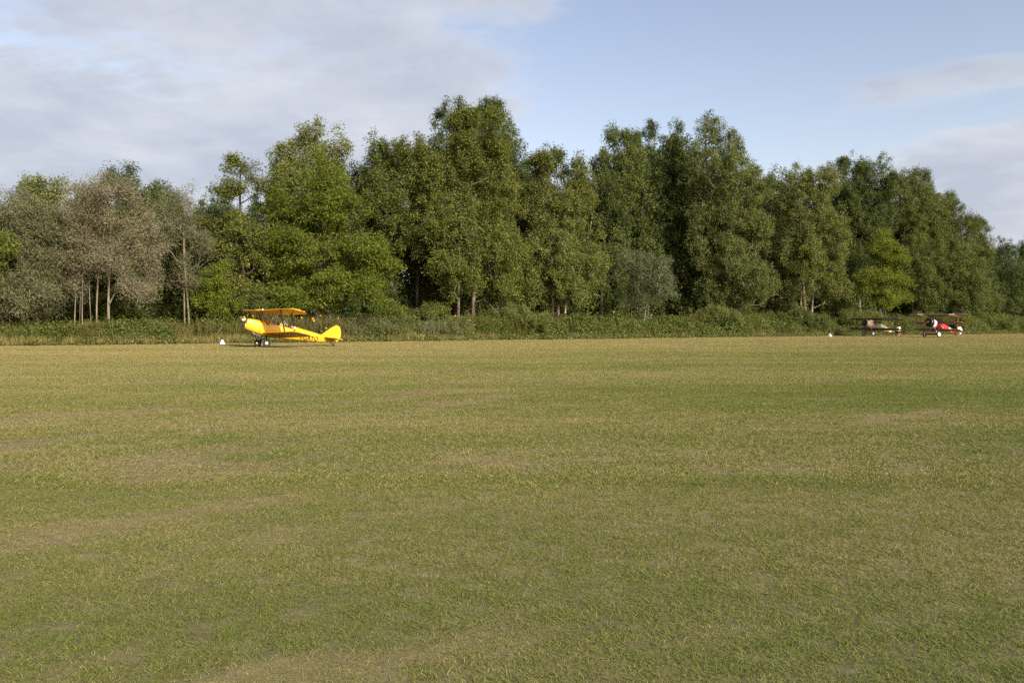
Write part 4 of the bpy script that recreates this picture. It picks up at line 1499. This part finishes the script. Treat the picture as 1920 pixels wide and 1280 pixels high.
def yellow_biplane():
    root = empty('yellow_biplane', (0, 0, 0))
    tag(root, 'bright yellow two-seat biplane with black struts on the left of the field', 'biplane')
    Yl, Yf, K = M['yellow'], M['yellow_fabric'], M['black']
    # --- fuselage: rear wooden/fabric body with two cockpits
    fr = dense([(1.16, .22, -.74, .36, 2.6, 4.0), (1.55, .28, -.79, .39, 2.5, 4.0), (1.9, .31, -.79, .40, 2.4, 4.0), (2.6, .32, -.75, .40, 2.3, 4.0),
                (3.45, .31, -.68, .38, 2.2, 4.0), (4.0, .29, -.62, .35, 2.2, 4.0), (5.4, .19, -.46, .25, 2.2, 4.0), (6.3, .09, -.29, .14, 2.4, 4.0), (6.92, .02, -.17, .045, 2.4, 3.0)], .09)
    mb = MB(); loft(mb, fr, 32, cut=[(1.98, 2.55, .27), (2.84, 3.40, .27)])
    body = mb.build('fuselage', Yl, root)
    for (a, b_) in ((1.92, 2.6), (2.78, 3.46)):
        mb = MB()
        mb.v = []
        w, z0, z1 = .33, -.42, .18
        V = [(-a, -w, z0), (-a, w, z0), (-b_, w, z0), (-b_, -w, z0), (-a, -w, z1), (-a, w, z1), (-b_, w, z1), (-b_, -w, z1)]
        mb.add(V, [(0, 1, 2, 3), (0, 1, 5, 4), (1, 2, 6, 5), (2, 3, 7, 6), (3, 0, 4, 7)])
        mb.build('cockpit_tub', K, root, smooth=False)
    # padded cockpit rims
    for (a, b_) in ((1.96, 2.57), (2.82, 3.42)):
        mb = MB()
        pts = []
        for i in range(25):
            t = 2 * math.pi * i / 24
            yy = .285 * math.copysign(abs(math.sin(t)) ** .7, math.sin(t))
            zz = -.20 + .53 * (1 - (abs(yy) / .40) ** 2.3) ** (1 / 2.3) + .002
            pts.append((-(a + b_) / 2 + (b_ - a) / 2 * math.copysign(abs(math.cos(t)) ** .7, math.cos(t)), yy, zz))
        mb.path(pts, [.018] * 25, 6)
        mb.build('cockpit_rim', M['leather'], root)
    # --- engine cowling
    mb = MB()
    loft(mb, [(.20, .10, -.48, .16, 3.0, 3.2), (.24, .155, -.55, .22, 3.0, 3.2), (.34, .17, -.60, .25, 3.2, 3.4), (.75, .195, -.68, .31, 3.2, 3.8), (1.15, .215, -.735, .362, 2.8, 4.0)], 32)
    cowl = mb.build('engine_cowling', Yl, root)
    mb = MB()
    mb.box((-.215, .13, -.27), (.06, .075, .25))
    mb.build('air_intake', M['black'], cowl)
    mb = MB()
    mb.box((-.19, .13, -.365), (.07, .09, .03)); mb.box((-.19, .172, -.28), (.07, .012, .20))
    mb.build('intake_lip', M['steel'], cowl)
    mb = MB()
    mb.path([(-.75, .12, -.66), (-.9, .13, -.78), (-1.35, .14, -.84)], [.035, .04, .04], 10)
    mb.build('exhaust_pipe', M['grey_metal'], cowl)
    mb = MB()
    mb.path([(-.33, .255, .02), (-.75, .315, -.12), (-1.10, .352, -.24)], [.010, .010, .010], 6)
    mb.build('cowl_hinge', M['steel'], cowl)
    # spinner and propeller
    mb = MB(); mb.lathe([(-.20, .125), (-.10, .12), (-.03, .10), (.03, .06), (.06, .025), (.07, 0)], (0, 0, 0), 'x', 20)
    mb.build('spinner', M['white'], root)
    mb = MB(); mb.lathe([(-.21, .152), (-.165, .152)], (0, 0, 0), 'x', 20)
    mb.build('spinner_backplate', M['wood_dark'], root)
    propeller(root, .12, 1.95, math.radians(100), M['wood_dark'], .12)
    # --- wings
    CH, SW = 1.32, .149
    UL, UZ, LL, LZ = .71, .80, 1.33, -.64
    for side in (1, -1):
        wing_mesh(UL, UZ, .34, 4.50, CH, SW, .049, side, .55, inc=.055).build('upper_wing', Yf, root)
        wing_mesh(LL, LZ, .36, 4.45, CH, SW, .060, side, .55, inc=.055).build('lower_wing', M['yellow_lower'], root)
        # interplane struts
        y = 2.78
        us, ls = UL + y * SW, LL + y * SW
        uz, lz = UZ + y * .049 - .03, LZ + y * .060 - .03
        for u in (.14, .72):
            mb = MB()
            mb.tube((-(us + u * CH), side * y, uz + .03), (-(ls + u * CH - .03), side * y, lz + .06), .052, .052, 12, .5)
            st = mb.build('interplane_strut', K, root)
            if side == 1 and u > .5:
                f = .66
                p = Vector((-(us + u * CH), y, uz)).lerp(Vector((-(ls + u * CH), y, lz)), f)
                mb = MB()
                mb.box(p + Vector((0, .045, 0)), (.17, .03, .19))
                bx = mb.build('strut_tag', M['red_plain'], st)
                bx['label'] = 'small red and white tag on the rear strut'
                mb = MB(); mb.box(p + Vector((-.02, .068, -.015)), (.12, .02, .15))
                mb.build('strut_tag_face', M['white'], st)
        # flying and landing wires
        for (a, b_) in (((LL + .2, .42, LZ + .06), (us + .2, y, uz)), ((UL + .3, .42, UZ - .03), (ls + .25, y, lz + .05)),
                        ((LL + .95, .42, LZ + .06), (us + .9, y, uz)), ((us + .15, y, uz), (ls + .9, y, lz + .05))):
            mb = MB()
            mb.tube((-a[0], side * a[1], a[2]), (-b_[0], side * b_[1], b_[2]), .006, n=5)
            mb.build('bracing_wire', M['grey_metal'], root)
        # cabane struts
        for (a, b_) in (((.95, .30, .80), (1.18, .36, .10)), ((1.02, .30, .80), (1.62, .385, -.02)), ((1.85, .30, .77), (1.64, .385, -.02))):
            mb = MB()
            mb.tube((-a[0], side * a[1], a[2]), (-b_[0], side * b_[1], b_[2]), .028, n=10, flat=.6)
            mb.build('cabane_strut', K, root)
        # undercarriage
        wy = .80
        for (a, r_) in (((.98, .28, -.68), .028), ((1.95, .33, -.76), .028), ((1.70, .32, -.74), .048)):
            mb = MB()
            mb.tube((-a[0], side * a[1], a[2]), (-1.669, side * (wy - .12), -1.31), r_, r_, 10, .7)
            mb.build('undercarriage_leg', K, root)
        mb = MB(); mb.tube((-1.65, side * .1, -.95), (-1.65, side * (wy + .08), -1.31), .030, n=10)
        mb.build('axle', K, root)
        wheel(root, 1.65, side * wy, -1.31, .255, .17, side, M['steel'], .60)
        # stabiliser and elevator
        o = smooth_outline([(5.92, .04), (6.15, .75), (6.32, 1.28), (6.55, 1.46), (6.92, 1.40), (7.06, .9), (7.10, .30), (6.98, .06)], 2)
        hplate(o, .02, .05, side).build('tailplane', Yl, root, angle=30)
        mb = MB(); mb.tube((-6.6, side * .07, -.14), (-6.62, side * .72, .0), .014, n=8)
        mb.build('tailplane_strut', K, root)
    # centre-section fuel tank
    mb = MB()
    loft(mb, [(.70, .85, .795, .10, 2.2, 3), (.76, .90, .775, .34, 2.2, 3), (1.0, .96, .755, .345, 2.2, 3), (1.35, .96, .745, .345, 2.2, 3), (1.75, .88, .735, .34, 2.2, 3), (2.02, .78, .735, .33, 2.2, 3)], 24)
    mb.build('fuel_tank', Yl, root)
    mb = MB(); mb.lathe([(0, .035), (.07, .035), (.09, .02), (.09, 0)], (-1.2, 0, .95), 'z', 12)
    mb.build('filler_cap', M['steel'], root)
    # fin and rudder
    fin = smooth_outline([(5.75, .10), (6.05, .36), (6.35, .68), (6.60, .90), (6.80, 1.03), (6.81, 1.03), (6.82, .05), (6.4, .05)], 2)
    plate(fin, .045).build('fin', Yl, root, angle=30)
    rud = smooth_outline([(6.79, -.12), (6.79, 1.02), (6.80, 1.05), (6.92, 1.08), (7.08, 1.03), (7.24, .86), (7.34, .52), (7.33, .20), (7.20, -.08), (7.02, -.26), (6.86, -.24)], 2)
    plate(rud, .05).build('rudder', Yl, root, angle=30)
    # tail wheel
    mb = MB(); mb.path([(-6.52, 0, -.18), (-6.78, 0, -.33), (-6.88, 0, -.38)], [.035, .028, .028], 8)
    mb.build('tail_leg', K, root)
    wheel(root, 6.9, 0, -.379, .075, .05, 1, M['grey_metal'], .5)
    # windscreens and headrest
    for a in (1.96, 2.82):
        mb = MB()
        V = [(-a + .10, -.20, .30), (-a + .10, .20, .30), (-a - .02, .17, .54), (-a - .02, -.17, .54), (-a - .12, .27, .26), (-a - .12, .24, .46), (-a - .12, -.27, .26), (-a - .12, -.24, .46)]
        mb.add(V, [(0, 1, 2, 3), (1, 4, 5, 2), (0, 3, 7, 6)])
        ws = mb.build('windscreen', M['glass'], root, smooth=False)
        mb = MB()
        for p, q in ((0, 3), (1, 2), (3, 2), (2, 5), (3, 7)):
            mb.tube(V[p], V[q], .009, n=6)
        mb.build('windscreen_frame', M['steel'], ws)
    # registration along the rear fuselage, port side, following its taper
    sl = Vector((-1, -.070, .10)).normalized()
    text_part('I-GATO', .42, (-4.12, .338, -.51), sl, (0, .10, 1), M['black'], root, bold=.006)
    p, a = pose(root, 490.1, 651.25, 39.34, 1.65, -1.565, 6.9, -.454)
    for (s_, nm, lb, cp) in ((2.36, 'person', 'passenger in dark flying helmet in the front cockpit of the yellow biplane', M['leather']),
                             (3.22, 'person', 'pilot in dark flying helmet in the rear cockpit of the yellow biplane', M['leather'])):
        w = local_to_world(root, (1.65 - s_, 0, -.33 + 1.565))
        person(nm, lb, w, math.pi + math.radians(39.34), a, cp, M['jacket'])
    return root


def camouflaged_biplane():
    root = empty('camouflaged_biplane', (0, 0, 0))
    tag(root, 'old brown and green camouflaged biplane with red, white and green rudder', 'biplane')
    Cm, Cw, K = M['camo'], M['camo_wing'], M['black']
    fr = dense([(1.22, .36, -.52, .42, 2.3, 2.8), (1.6, .40, -.55, .43, 2.3, 2.8), (2.3, .42, -.54, .42, 2.2, 2.8), (3.0, .40, -.47, .37, 2.2, 2.8),
                (4.2, .28, -.33, .26, 2.2, 2.8), (5.3, .16, -.20, .15, 2.2, 2.8), (6.0, .09, -.12, .05, 2.2, 2.8)], .1)
    mb = MB(); loft(mb, fr, 28, cut=[(2.15, 2.75, .25)])
    mb.build('fuselage', Cm, root)
    mb = MB()
    w, z0, z1, a, b_ = .34, -.40, .20, 2.10, 2.8
    V = [(-a, -w, z0), (-a, w, z0), (-b_, w, z0), (-b_, -w, z0), (-a, -w, z1), (-a, w, z1), (-b_, w, z1), (-b_, -w, z1)]
    mb.add(V, [(0, 1, 2, 3), (0, 1, 5, 4), (1, 2, 6, 5), (2, 3, 7, 6), (3, 0, 4, 7)])
    mb.build('cockpit_tub', K, root, smooth=False)
    mb = MB()
    loft(mb, [(.12, .34, -.40, .34, 2, 2), (.16, .43, -.47, .43, 2, 2), (.45, .45, -.50, .45, 2, 2.1), (.85, .42, -.52, .44, 2.1, 2.4), (1.21, .375, -.52, .425, 2.2, 2.7)], 28)
    cowl = mb.build('engine_cowling', M['cowl_brown'], root)
    mb = MB(); mb.lathe([(-.125, .40), (-.09, .40), (-.09, .36), (-.11, .36)], (0, 0, -.02), 'x', 28)
    mb.build('radiator_ring', K, cowl)
    mb = MB(); mb.lathe([(-.14, .37), (-.115, .37), (-.115, 0)], (0, 0, -.02), 'x', 28)
    mb.build('radiator', K, cowl)
    for side in (1, -1):
        mb = MB()
        mb.path([(-.5, side * .26, .36), (-.75, side * .27, .42), (-1.15, side * .26, .44), (-1.5, side * .24, .40)], [.05, .11, .11, .05], 10)
        mb.build('cylinder_fairing', M['cowl_brown'], cowl)
        mb = MB(); mb.path([(-.6, side * .43, .08), (-1.5, side * .49, .06), (-2.9, side * .47, -.02)], [.045, .045, .04], 8)
        mb.build('exhaust_pipe', M['grey_metal'], root)
        wing_mesh(1.28, .90, .0, 4.05, 1.38, .0, .0, side, .45).build('upper_wing', Cw, root)
        wing_mesh(1.33, -.46, .38, 3.95, 1.28, .0, .012, side, .45).build('lower_wing', Cw, root)
        for y in (1.75, 3.10):
            for u in (.16, .78):
                mb = MB()
                mb.tube((-(1.30 + u * 1.36), side * y, .93), (-(1.35 + u * 1.26), side * y, -.43 + .012 * y), .036, n=10, flat=.55)
                st = mb.build('interplane_strut', M['wood'], root)
                if y > 3 and u > .5 and side == 1:
                    mb = MB(); mb.lathe([(-.10, 0), (-.08, .06), (0, .10), (.08, .06), (.10, 0)], (-(1.30 + u * 1.36), y + .05, .32), 'z', 14)
                    mb.build('strut_tag', M['red_plain'], st)
        for y0, y1 in ((.42, 1.75), (1.75, 3.10)):
            for (za, zb) in ((-.42, .92), (.92, -.42)):
                mb = MB(); mb.tube((-1.9, side * y0, za), (-1.9, side * y1, zb), .006, n=5)
                mb.build('bracing_wire', M['grey_metal'], root)
        for (a, b_) in (((1.50, .50, .92), (1.45, .40, .22)), ((2.3, .50, .92), (2.2, .40, .30))):
            mb = MB(); mb.tube((-a[0], side * a[1], a[2]), (-b_[0], side * b_[1], b_[2]), .026, n=8)
            mb.build('cabane_strut', K, root)
        for a in ((.90, .36, -.44), (1.75, .36, -.48)):
            mb = MB(); mb.tube((-a[0], side * a[1], a[2]), (-1.05, side * .70, -1.22), .045, n=10, flat=.5)
            mb.build('undercarriage_leg', M['wood_dark'], root)
        wheel(root, 1.05, side * .78, -1.22, .33, .13, side, M['grey_metal'], .74)
        o = smooth_outline([(5.05, .04), (5.5, .85), (5.78, 1.45), (6.02, 1.58), (6.35, 1.40), (6.48, .8), (6.40, .10), (6.1, .04)], 2)
        hplate(o, .10, .05, side).build('tailplane', Cw, root, angle=30)
    mb = MB(); mb.tube((-1.05, -.74, -1.22), (-1.05, .74, -1.22), .032, n=10)
    mb.build('axle', K, root)
    mb = MB(); mb.path([(-5.45, 0, -.14), (-5.72, 0, -.42), (-5.80, 0, -.47)], [.03, .028, .02], 8)
    mb.build('tail_skid', M['wood_dark'], root)
    fin = smooth_outline([(4.95, .15), (5.35, .42), (5.72, .70), (5.80, .74), (5.80, .12), (5.4, .12)], 2)
    plate(fin, .045).build('fin', M['tan'], root, angle=30)
    # rudder in three upright bands
    def rud_z(s):
        t = (s - 5.80) / (6.46 - 5.80)
        return .14 + .74 * math.sqrt(max(0, 1 - max(0, (t - .35) / .65) ** 2)) * (.86 + .14 * min(1, t * 3)), .02 - .42 * math.sqrt(max(0, 1 - max(0, (t - .3) / .7) ** 2.4)) * (.6 + .4 * min(1, t * 3))
    bands = ((5.80, 6.02, 'green_plain'), (6.02, 6.25, 'white'), (6.25, 6.46, 'red_plain'))
    rb = None
    for k, (s0, s1, mt) in enumerate(bands):
        ss = [s0 + (s1 - s0) * i / 8 for i in range(9)]
        ol = [(s, rud_z(s)[0]) for s in ss] + [(s, rud_z(s)[1]) for s in reversed(ss)]
        o = plate(ol, .05).build('rudder' if k == 0 else 'rudder_band', M[mt], root if k == 0 else rb, smooth=False)
        if k == 0: rb = o
        o['label'] = ('green', 'white', 'red')[k] + ' band of the rudder'
    propeller(root, .04, 2.3, math.radians(-62), M['wood_dark'], .1)
    # windscreen, gun
    mb = MB()
    V = [(-2.08, -.16, .38), (-2.08, .16, .38), (-2.17, .13, .58), (-2.17, -.13, .58)]
    mb.add(V, [(0, 1, 2, 3)])
    mb.build('windscreen', M['glass'], root, smooth=False)
    mb = MB(); mb.tube((-1.2, .13, .46), (-2.0, .13, .46), .035, n=8); mb.tube((-1.2, -.13, .46), (-2.0, -.13, .46), .035, n=8)
    mb.build('machine_gun', K, root)
    mb = MB(); loft(mb, [(2.78, .52, .30, .13, 2, 2), (2.85, .56, .30, .14, 2, 2), (3.5, .38, .25, .05, 2, 2)], 14)
    mb.build('headrest', Cm, root)
    # roundel and numeral on the port side
    rt, up = Vector((-1, -.09, 0)), Vector((0, .03, 1))
    def side_y(s):
        ks = [(1.22, .42), (2.3, .42), (3.0, .37), (4.2, .26), (5.3, .15), (6, .05)]
        for (a0, y0), (a1, y1) in zip(ks[:-1], ks[1:]):
            if a0 <= s <= a1: return y0 + (y1 - y0) * (s - a0) / (a1 - a0)
        return .05
    y = side_y(3.55) + .012
    r_ = disc_part(root, 'roundel', (-3.55, y, -.02), .27, rt, up, M['red_plain'])
    disc_part(r_, 'roundel_ring', (-3.55, y + .005, -.02), .18, rt, up, M['white'])
    disc_part(r_, 'roundel_centre', (-3.55, y + .010, -.02), .09, rt, up, M['green_plain'])
    text_part('3', .62, (-4.20, side_y(4.2) + .022, -.25), rt, up, M['white'], root, 'numeral', .012)
    p, a = pose(root, 1628, 630.4, 22, 1.05, -1.55, 5.78, -.47)
    w = local_to_world(root, (1.05 - 2.5, 0, -.20 + 1.55))
    person('person', 'pilot in dark helmet in the cockpit of the camouflaged biplane', w, math.pi + math.radians(22), a, M['leather'], M['jacket'])
    return root


def red_triplane():
    root = empty('red_triplane', (0, 0, 0))
    tag(root, 'red triplane with black nose, white collar and white tail on the right', 'triplane')
    Rd, K, U = M['red'], M['black'], M['triplane_under']
    fr = dense([(.58, .46, -.50, .48, 2.0, 2.1), (.95, .45, -.49, .47, 2.1, 2.3), (1.5, .42, -.46, .42, 2.3, 3.0), (2.4, .36, -.40, .35, 2.4, 3.4),
                (3.3, .26, -.31, .27, 2.4, 3.4), (4.6, .14, -.18, .15, 2.4, 3.4), (5.35, .07, -.09, .05, 2.4, 3)], .1)
    mb = MB()
    V0 = len(mb.v)
    loft(mb, fr, 28, cut=[(2.0, 2.55, .24)])
    # white collar behind the cowl, white band for the cross, white tail cone
    n = 28
    for i, q in enumerate(mb.f):
        s = -sum(mb.v[j][0] for j in q) / len(q)
        mb.m[i] = 1 if s < 1.06 or 3.35 < s < 3.95 or s > 4.75 else 0
    mb.build('fuselage', [Rd, M['white']], root)
    mb = MB()
    w, z0, z1, a, b_ = .30, -.36, .16, 1.95, 2.6
    V = [(-a, -w, z0), (-a, w, z0), (-b_, w, z0), (-b_, -w, z0), (-a, -w, z1), (-a, w, z1), (-b_, w, z1), (-b_, -w, z1)]
    mb.add(V, [(0, 1, 2, 3), (0, 1, 5, 4), (1, 2, 6, 5), (2, 3, 7, 6), (3, 0, 4, 7)])
    mb.build('cockpit_tub', K, root, smooth=False)
    mb = MB()
    mb.lathe([(-.575, .50), (-.30, .505), (-.20, .49), (-.14, .45), (-.115, .38), (-.125, .32)], (0, 0, -.02), 'x', 36)
    mb.build('engine_cowling', K, root)
    mb = MB(); mb.lathe([(-.40, .47), (-.36, .12), (-.12, .12), (-.10, .08), (-.10, 0)], (0, 0, -.02), 'x', 24)
    eng = mb.build('engine_front', K, root)
    for k in range(9):
        t = 2 * math.pi * k / 9
        mb = MB(); mb.tube((-.28, .12 * math.cos(t), -.02 + .12 * math.sin(t)), (-.28, .40 * math.cos(t), -.02 + .40 * math.sin(t)), .05, n=8)
        mb.build('cylinder', M['grey_metal'], eng)
    propeller(root, .02, 2.5, math.radians(-52), M['wood'], .09)
    for side in (1, -1):
        wing_mesh(1.08, 1.10, .0, 3.60, 1.02, .0, .0, side, .40, rake=-.3, thick=1.25, mi_top=0, mi_bot=1, mi_bands=[(1.55, 2.25, 2, 'nose')]).build('upper_wing', [M['triplane_top'], U, M['white']], root)
        wing_mesh(1.20, .25, .40, 3.12, 1.02, .0, .0, side, .38, rake=-.3, thick=1.25, mi_top=0, mi_bot=1).build('middle_wing', [M['triplane_top'], U], root)
        wing_mesh(1.38, -.52, .0, 2.86, 1.02, .0, .0, side, .38, rake=-.3, thick=1.25, mi_top=0, mi_bot=1).build('lower_wing', [M['triplane_top'], U], root)
        mb = MB()
        y = 2.45
        mb.tube((-1.50, side * y, 1.13), (-1.62, side * y, .29), .050, n=10, flat=.45)
        mb.build('interplane_strut', M['wood'], root)
        mb = MB()
        mb.tube((-1.62, side * y, .29), (-1.80, side * y, -.48), .050, n=10, flat=.45)
        mb.build('interplane_strut', M['wood'], root)
        for (a, b_) in (((1.30, .55, 1.11), (1.2, .38, .25)), ((1.32, .55, 1.11), (1.75, .36, .33)), ((1.80, .55, 1.11), (1.77, .36, .33))):
            mb = MB(); mb.tube((-a[0], side * a[1], a[2]), (-b_[0], side * b_[1], b_[2]), .024, n=8)
            mb.build('cabane_strut', K, root)
        for a in ((.82, .36, -.42), (1.45, .36, -.42)):
            mb = MB(); mb.tube((-a[0], side * a[1], a[2]), (-1.0, side * .74, -1.20), .036, n=10, flat=.55)
            mb.build('undercarriage_leg', M['grey_metal'], root)
        wheel(root, 1.0, side * .90, -1.20, .34, .13, side, M['white'], .78)
        o = smooth_outline([(4.35, .04), (4.75, .70), (5.15, 1.25), (5.45, 1.32), (5.72, 1.0), (5.70, .35), (5.5, .05)], 2)
        hplate(o, .08, .04, side).build('tailplane', U, root, angle=30)
        mb = MB(); mb.path([(-2.75, side * 2.70, -.56), (-2.55, side * 2.68, -.66), (-1.9, side * 2.62, -.66), (-1.55, side * 2.6, -.54)], [.02] * 4, 6)
        mb.build('wing_skid', M['wood'], root)
    # axle fairing wing
    mb = MB()
    loft(mb, [(.74, -1.17, -1.23, .80, 8, 8), (.82, -1.13, -1.27, .80, 8, 8), (1.0, -1.11, -1.28, .80, 8, 8), (1.33, -1.17, -1.22, .80, 8, 8)], 24)
    mb.build('axle_wing', M['triplane_top'], root)
    mb = MB(); mb.path([(-4.75, 0, -.14), (-4.98, 0, -.45), (-5.10, 0, -.53)], [.03, .03, .022], 8)
    mb.build('tail_skid', K, root)
    # comma rudder: a round white disc with a short fin-less foot
    ol = [(5.45 + .43 * math.cos(t), .30 + .43 * math.sin(t)) for t in [2 * math.pi * i / 30 for i in range(30)]]
    rd = plate(ol, .05).build('rudder', M['white'], root, angle=30)
    for nm, bx in (('cross_upright', (.09, .56)), ('cross_bar', (.56, .09))):
        mb = MB(); mb.box((-5.47, 0, .32), (bx[0], .062, bx[1]))
        mb.build(nm, K, rd, smooth=False)
    # fuselage crosses
    def side_y(s):
        ks = [(1.5, .40), (2.4, .35), (3.3, .27), (4.6, .15), (5.35, .05)]
        for (a0, y0), (a1, y1) in zip(ks[:-1], ks[1:]):
            if a0 <= s <= a1: return y0 + (y1 - y0) * (s - a0) / (a1 - a0)
    for side in (1, -1):
        mb = MB()
        c = Vector((-3.65, side * (side_y(3.65) + .006), -.02))
        mb.box(c, (.10, .03, .42)); mb.box(c, (.44, .034, .10))
        mb.build('fuselage_cross', K, root, smooth=False)
    # pale slanted panel with a streak behind the collar (port)
    mb = MB()
    y0, y1 = .415, .375
    V = [(-1.28, y0 + .004, .10), (-1.62, y0 - .008, .16), (-2.35, y1 - .004, -.16), (-2.15, y1 + .006, -.20)]
    mb.add(V, [(0, 1, 2, 3)])
    mb.build('side_panel', M['steel'], root, smooth=False)
    for sd in (1, -1):
        mb = MB(); mb.tube((-1.15, sd * .12, .52), (-1.9, sd * .12, .50), .035, n=8)
        mb.build('machine_gun', K, root)
    root.scale = (1.07, 1.07, 1.07)
    p, a = pose(root, 1746, 632.3, 25, 1.0, -1.54, 5.08, -.54)
    w = local_to_world(root, ((1.0 - 2.3) * 1.07, 0, (-.18 + 1.54) * 1.07))
    person('person', 'pilot in dark helmet in the cockpit of the red triplane', w, math.pi + math.radians(25), a, M['leather'], M['jacket'])
    return root


yellow_biplane()
camouflaged_biplane()
red_triplane()


# ------------------------------------------------------------------ runway markers
def marker(px, py, w, h, label):
    Y = CZ * F / (py - HZ)
    p = world_at(px, py, Y)
    root = empty('runway_marker', (p.x, p.y, 0.0), (0, 0, .5))
    mb = MB()
    a, t = w / 2, .045
    mb.add([(-a, -a, .03), (a, -a, .03), (a, a, .03), (-a, a, .03), (-t, -t, h), (t, -t, h), (t, t, h), (-t, t, h)],
           [(0, 1, 5, 4), (1, 2, 6, 5), (2, 3, 7, 6), (3, 0, 4, 7), (4, 5, 6, 7)])
    mb.build('marker_body', M['white'], root, smooth=False)
    mb = MB(); mb.box((0, 0, .015), (w * 1.12, w * 1.12, .03))
    mb.build('marker_base', M['white'], root, smooth=False)
    tag(root, label, 'marker', 'white pyramid markers on the field edge')


marker(416.5, 644.8, .36, .34, 'white pyramid marker on the grass in front of the yellow biplane nose')
marker(1556, 630.6, .36, .36, 'white pyramid marker on the grass left of the camouflaged biplane')


# ------------------------------------------------------------------ wild sunflowers in the weeds
def wildflowers():
    g = np.random.default_rng(5)
    st = MB(); st.path([(0, 0, -.05), (.03, 0, .5), (0, .02, 1.0)], [.010, .008, .006], 5)
    hd = MB()
    for k in range(11):
        t = 2 * math.pi * k / 11
        c, s_ = math.cos(t), math.sin(t)
        r0, r1, w = .022, .088, .026
        pts = [(r0 * c, -.01, r0 * s_), ((r0 + r1) / 2 * c - w * s_, -.03, (r0 + r1) / 2 * s_ + w * c), (r1 * c, -.015, r1 * s_), ((r0 + r1) / 2 * c + w * s_, -.03, (r0 + r1) / 2 * s_ - w * c)]
        hd.add(pts, [(0, 1, 2, 3)])
    ce = MB(); ce.lathe([(-.035, 0), (-.03, .025), (-.01, .035), (.01, .03)], (0, 0, 0), 'y', 10)
    sm = st.build('stem', M['stem']); hm = hd.build('flower_head', M['petal'], smooth=False); cm = ce.build('flower_centre', M['flower_centre'])
    meshes = (sm.data, hm.data, cm.data)
    for o in (sm, hm, cm): bpy.data.objects.remove(o)
    spots = [(452, 594), (458, 595), (464, 590), (475, 592), (566, 595), (560, 600), (563, 582), (570, 584), (587, 597), (589, 601), (601, 591), (634, 597), (612, 615), (853, 592), (1151, 585), (1222, 590), (1471, 606), (880, 600)]
    for (px, py) in spots:
        Y = edge_y(px, .9 + g.random())
        p = world_at(px, py, Y)
        root = empty('wild_sunflower', (p.x, p.y, 0))
        s = bpy.data.objects.new('stem', meshes[0]); COL.objects.link(s); s.parent = root; s.scale = (1, 1, p.z)
        h = bpy.data.objects.new('flower_head', meshes[1]); COL.objects.link(h); h.parent = root
        h.location = (0, -.01, p.z); h.rotation_euler = (g.normal() * .3 - .2, g.random() * 6, g.normal() * .5 + .3)
        c = bpy.data.objects.new('flower_centre', meshes[2]); COL.objects.link(c); c.parent = h
        k = g.uniform(.8, 1.15); h.scale = (k, k, k)
        where = ('beside the nose of the yellow biplane' if px < 500 else 'just below the right wing tip of the yellow biplane' if px < 575 and py > 590 else
                 'above the right wing tip of the yellow biplane' if px < 575 else 'between the wing and tail of the yellow biplane' if px < 700 else
                 'below the tallest poplar' if px < 900 else 'in the brambles right of centre')
        tag(root, 'yellow wild sunflower ' + where, 'flower', 'wild sunflowers ' + where)


wildflowers()
